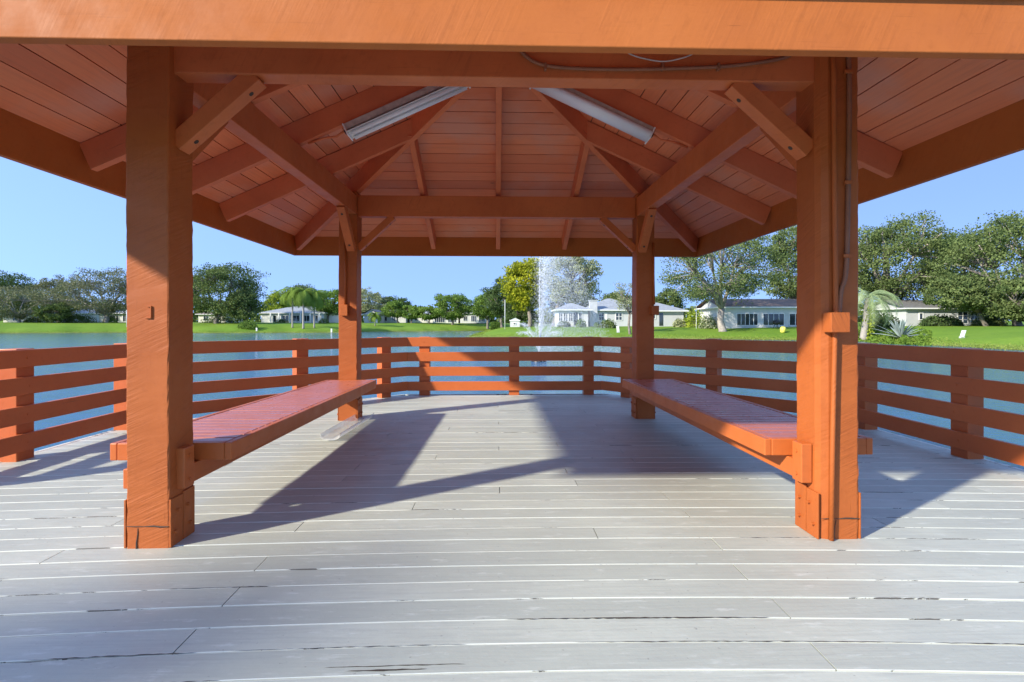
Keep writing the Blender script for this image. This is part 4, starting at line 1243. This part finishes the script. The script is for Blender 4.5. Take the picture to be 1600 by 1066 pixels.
# right shore
house(872, 919, 79, 2.35, 6, 1.1, 'wall_white', 'roof_grey', 'white sunroom wing with tall paned windows behind the fountain spray', 'hip', zbase=.78,
      wins=[(873, 879, .7, 2.0, 2, 2), (880.5, 887, .7, 2.0, 2, 2), (888.5, 895, .7, 2.0, 2, 2), (904, 909.5, .7, 2.0, 1, 2)], doors=[(896.5, 902.5, 2.05)])
house(917, 1002, 81, 2.35, 9, 2.0, 'wall_grey', 'roof_grey', 'pale grey house with broad square chimney and one shuttered window', 'hip', zbase=.80,
      wins=[(935, 944, .85, 2.0, 2, 2, 1), (962, 972, .85, 2.0, 2, 2)], chimney=(-3.4, -.5, 1.2, 3.9))
house(1004, 1068, 78, 2.2, 8, 1.35, 'wall_grey', 'roof_grey', 'blue grey walled house wing right of the rear right post', 'hip', zbase=.75, wins=[(1016, 1024, 1.1, 1.9, 2, 1)], doors=[(1030, 1036, 2.0)])
house(1127, 1300, 69, 2.6, 8, 1.25, 'wall_white', 'roof_brown', 'long white house with brown roof and wide sliding glass doors', 'gable', zbase=.62,
      wins=[(1151, 1184, .25, 1.85, 5, 1), (1192, 1225, .25, 1.85, 4, 1), (1233, 1252, .25, 1.85, 2, 1), (1262, 1290, .25, 1.85, 4, 1)], posts_=())
house(1416, 1572, 70, 2.35, 8, 1.25, 'wall_grey', 'roof_dark', 'grey house under the oaks with a four pane window at the far right', 'gable', zbase=.75,
      wins=[(1496, 1512, .35, 2.0, 2, 3), (1516, 1527, .35, 2.0, 2, 3), (1436, 1442, .9, 1.8, 1, 1), (1545, 1556, .8, 1.9, 2, 1)])
# far left shore
house(408, 506, 130, 2.5, 12, 1.9, 'wall_white', 'roof_grey', 'white hip roofed house with columned porch behind the three slender palms', 'hip', zbase=1.22,
      wins=[(427, 432, .3, 2.0, 1, 1), (441, 451, .5, 2.0, 2, 1), (458, 468, .5, 2.0, 2, 1), (474, 484, .5, 2.0, 2, 1), (489, 497, .5, 2.0, 2, 1)], posts_=(424, 437, 454, 471, 486, 500))
house(155, 204, 132, 2.4, 9, 1.4, 'wall_white', 'roof_grey', 'white house with dark porch windows just left of the front left post', 'gable', zbase=1.25,
      wins=[(172, 186, .4, 2.0, 3, 1), (192, 200, .4, 2.0, 2, 1)])
house(108, 150, 146, 2.6, 9, 2.6, 'wall_grey', 'roof_grey', 'grey roofed house showing through the left oaks', 'hip', zbase=1.4, wins=[(120, 128, .8, 1.9, 2, 1)])
house(5, 78, 140, 2.3, 9, 1.2, 'wall_cream', 'roof_grey', 'cream house mostly hidden behind the low spreading oak', 'hip', zbase=1.3, wins=[(20, 28, .6, 1.9, 2, 1), (58, 66, .6, 1.9, 2, 1)])
house(310, 352, 140, 2.3, 9, 1.2, 'wall_cream', 'roof_brown', 'cream house glimpsed between trunks under the dense oak', 'hip', zbase=1.3, wins=[(318, 326, .6, 1.9, 2, 1)])
house(518, 548, 146, 2.4, 9, 1.5, 'wall_grey', 'roof_grey', 'blue grey house at the left of the rear left post', 'gable', zbase=1.3, wins=[(524, 530, .6, 1.9, 2, 1)])
# far middle
house(569, 590, 140, 2.4, 8, 1.3, 'wall_white', 'roof_dark', 'small white gabled house front with one dark arched window', 'front', zbase=1.25, wins=[(575.5, 582, .3, 2.2, 2, 1)])
house(588, 634, 148, 2.4, 9, 1.7, 'wall_white', 'roof_grey', 'white house with pale roof right of the small gabled front', 'hip', zbase=1.3, wins=[(612, 618, .6, 1.9, 2, 1), (600, 605, .6, 1.9, 1, 1)])
house(640, 678, 150, 2.5, 9, 1.4, 'wall_cream', 'roof_grey', 'cream house behind the small round tree on the far lawn', 'hip', zbase=1.35, wins=[(648, 653, .6, 1.9, 2, 1), (662, 668, .6, 1.9, 2, 1)])
house(676, 716, 149, 2.4, 9, 1.2, 'wall_white', 'roof_brown', 'far house with a row of dark screened bays', 'gable', zbase=1.3, wins=[(679, 695, .15, 2.1, 5, 1), (700, 713, .2, 2.1, 4, 1)])
house(719, 762, 148, 2.6, 9, 1.2, 'wall_white', 'roof_grey', 'white far house with screened porch under the broad green tree', 'hip', zbase=1.4, wins=[(724, 730, .5, 1.9, 2, 1), (736, 744, .3, 2.0, 3, 1), (748, 758, .3, 2.0, 3, 1)])
sh = house(797, 812, 92, .95, 2.0, .45, 'wall_white', 'roof_grey', 'tiny white shed on the lawn beside the hedge', 'front', zbase=.66, ovh=.12, wins=[(802, 806, .3, .6, 1, 1)])
sh['category'] = 'shed'; sh.name = 'garden_shed'
# pole, grill, bin, markers
def pole(px, ytop, D, r, mat, label, cat='pole', name='pole'):
    X, Y = world((px - 800) / 800 * D, D); zg = gz(X, Y); zt = CAMZ + (506 - ytop) / 800 * D
    e = empty(name, (X, Y, zg), label, cat)
    one('shaft', M[mat], e, lambda g: g.tube([(X, Y, zg - .2), (X, Y, zt)], [r, r * .7], 8), 0, True)
    one('cap', M[mat], e, lambda g: g.tube([(X, Y, zt), (X, Y, zt + r * 2)], r * 1.3, 8), 0, True)
pole(789, 470, 100, .07, 'trim', 'tall white pole on the lawn left of the white shed')
pole(1088, 476, 71, .05, 'trim', 'pale post on the lawn left of the big oak trunk')
pole(198, 486, 108, .08, 'trim', 'white post at the waterline left of the front left post')
def grill():
    D = 66; X, Y = world((1213 - 800) / 800 * D, D); zg = gz(X, Y)
    e = empty('barbecue_grill', (X, Y, zg), 'black covered kettle grill before the sliding doors', 'grill')
    one('lid', M['black'], e, lambda g: g.tube([(X, Y, zg + .55), (X, Y, zg + .7), (X, Y, zg + .95), (X, Y, zg + 1.1), (X, Y, zg + 1.16)], [.38, .45, .45, .32, .08], 14), 0, True)
    for a in (0.3, 2.4, 4.5): one('leg', M['black'], e, lambda g: g.tube([(X + .35 * math.cos(a), Y + .35 * math.sin(a), zg - .02), (X + .2 * math.cos(a), Y + .2 * math.sin(a), zg + .6)], .03, 6), 0)
grill()
def bag():
    D = 62; X, Y = world((1223 - 800) / 800 * D, D); zg = gz(X, Y)
    o = one('lawn_bag', M['yellow'], None, lambda g: g.tube([(X, Y, zg), (X, Y, zg + .12), (X + .03, Y, zg + .45), (X + .06, Y, zg + .62), (X + .07, Y, zg + .75)], [.2, .28, .34, .30, .22], 12), 0, True, loc=(X, Y, zg))
    tag(o, 'yellow bag standing on the lawn beside the black grill', 'bag')
bag()
def marker(px, py, D, wpx, hpx, label, tilt=.15):
    X, Y = world((px - 800) / 800 * D, D); zg = gz(X, Y); w_ = wpx / 800 * D; h = hpx / 800 * D
    e = empty('yard_marker', (X, Y, zg), label, 'marker')
    one('panel', M['trim'], e, lambda g: g.prism((X, Y, zg + h * .15), (X + tilt * h, Y, zg + h), (1, 0, 0), (0, 1, 0), w_, .12), .02)
    one('foot', M['wall_grey'], e, lambda g: g.box((X, Y, zg + h * .06), (w_ * 1.1, .2, h * .2)), .01)
marker(1503, 525, 45, 6, 12, 'small leaning white panel on the right lawn', .3)
marker(966, 510, 68, 4, 10, 'white marker on the lawn left of the thin young tree', -.1)
marker(401, 516, 103, 2.2, 5, 'small white marker at the waterline below the dense oak', 0)
marker(518, 515, 105, 2.2, 6, 'small white marker at the waterline right of the slender palms', 0)

# ------------------------------------------------------------------ fountain
FD = 25.1
fxw, fyw = world((842 - 800) / 800 * FD, FD)
fo = empty('fountain', (fxw, fyw, WZ), 'white fountain plume rising from the lake with fanned jets and drifting spray', 'fountain')
one('float', M['black'], fo, lambda g: g.tube([(fxw, fyw, WZ - .1), (fxw, fyw, WZ + .05), (fxw, fyw, WZ + .1)], [.38, .38, .2], 16), 0, True)
one('nozzle', M['black'], fo, lambda g: g.tube([(fxw, fyw, WZ), (fxw, fyw, WZ + .42)], [.07, .05], 10), 0, True)
def drops(C, V, size, stretch):
    """elongated octahedral droplets aligned with velocity V"""
    n = len(C); d = V / np.maximum(np.linalg.norm(V, axis=1), 1e-6)[:, None]
    h = rng.normal(size=(n, 3)); a = np.cross(d, h); a /= np.linalg.norm(a, axis=1)[:, None]; b = np.cross(d, a)
    s = size[:, None]; L_ = (size * stretch)[:, None]
    P_ = np.stack([C + d * L_, C + a * s, C + b * s, C - a * s, C - b * s, C - d * L_], 1).reshape(-1, 3)
    base_ = np.arange(n)[:, None] * 6
    tri = np.array([[0, 1, 2], [0, 2, 3], [0, 3, 4], [0, 4, 1], [5, 2, 1], [5, 3, 2], [5, 4, 3], [5, 1, 4]])
    Ft = (base_[:, None, :] + tri[None]).reshape(-1, 3)
    return P_, Ft
def tri_obj(name, P_, Ft, mat, parent):
    o_ = np.array(wloc(parent)); me = bpy.data.meshes.new(name)
    me.vertices.add(len(P_)); me.vertices.foreach_set('co', (P_ - o_).ravel())
    m = len(Ft); me.loops.add(3 * m); me.loops.foreach_set('vertex_index', Ft.ravel().astype(np.int32))
    me.polygons.add(m); me.polygons.foreach_set('loop_start', np.arange(0, 3 * m, 3, dtype=np.int32)); me.polygons.foreach_set('loop_total', np.full(m, 3, dtype=np.int32))
    me.update(calc_edges=True); me.materials.append(mat)
    o = bpy.data.objects.new(name, me); COL.objects.link(o); o.parent = parent; return o
NZ = np.array([fxw, fyw, WZ + .45]); G = 9.8
wind = np.array([1.0, -.1, 0])
def stream(v0, n, spread, tmax, tpow=1.0, wf=.12, sz=(.008, .018), st=4):
    t = rng.uniform(0, 1, n) ** tpow * tmax
    v = np.array(v0)[None] * (1 + rng.normal(0, .012, (n, 1))) + rng.normal(0, spread, (n, 3)) * np.array([1, 1, .6])
    C = NZ + v * t[:, None] + wind * (wf * t ** 2)[:, None]; C[:, 2] -= .5 * G * t ** 2
    vel = v.copy(); vel[:, 2] -= G * t
    k = C[:, 2] > WZ + .01
    return C[k], vel[k], rng.uniform(*sz, k.sum()), st
def collect(lst):
    Ps, Fs, o = [], [], 0
    for C, v, s, st in lst:
        p, f = drops(C, v, s, st); Ps.append(p); Fs.append(f + o); o += len(p)
    return np.vstack(Ps), np.vstack(Fs)
tri_obj('jet', *collect([stream((.10, 0, 12.6), 1500, .04, 1.22, 1.0, .12, (.005, .011), 8), stream((.60, 0, 12.6), 3400, .34, 1.25, 1.0, .25, (.005, .011), 6)]), M['jet'], fo)
tri_obj('jet', *collect([stream((1.05, 0, 11.6), 3400, .36, 1.2, 1, .5, (.005, .010), 6)]), M['mist'], fo)
for k in range(12):
    a = 2 * math.pi * k / 12 + .13
    tri_obj('jet', *collect([stream((1.9 * math.cos(a), 1.9 * math.sin(a), 5.2 if k % 2 else 4.4), 230, .12, .60, .6, .2, (.003, .008), 7)]), M['mist'], fo)
ml = []
for k in range(10):
    n = 6500; t = rng.uniform(.45, 1.9, n)
    C = NZ + np.column_stack([.15 * t + 1.0 * t ** 2 * rng.uniform(.02, 1, n) + rng.normal(0, .14, n) * (1 + t), rng.normal(0, .5, n) * t, 0 * t])
    C[:, 2] = WZ + rng.uniform(.0, 1, n) ** .9 * np.maximum(8.4 - 2.4 * np.maximum(C[:, 0] - NZ[0] - .4, 0), .7)
    ml.append((C, np.column_stack([rng.normal(.6, .2, n), rng.normal(0, .1, n), -np.ones(n) * 2]), rng.uniform(.003, .0072, n), 3))
mi = tri_obj('mist', *collect(ml), M['mist'], fo); mi['kind'] = 'stuff'
print('objects', len(bpy.data.objects), 'polys', sum(len(m.polygons) for m in bpy.data.meshes))
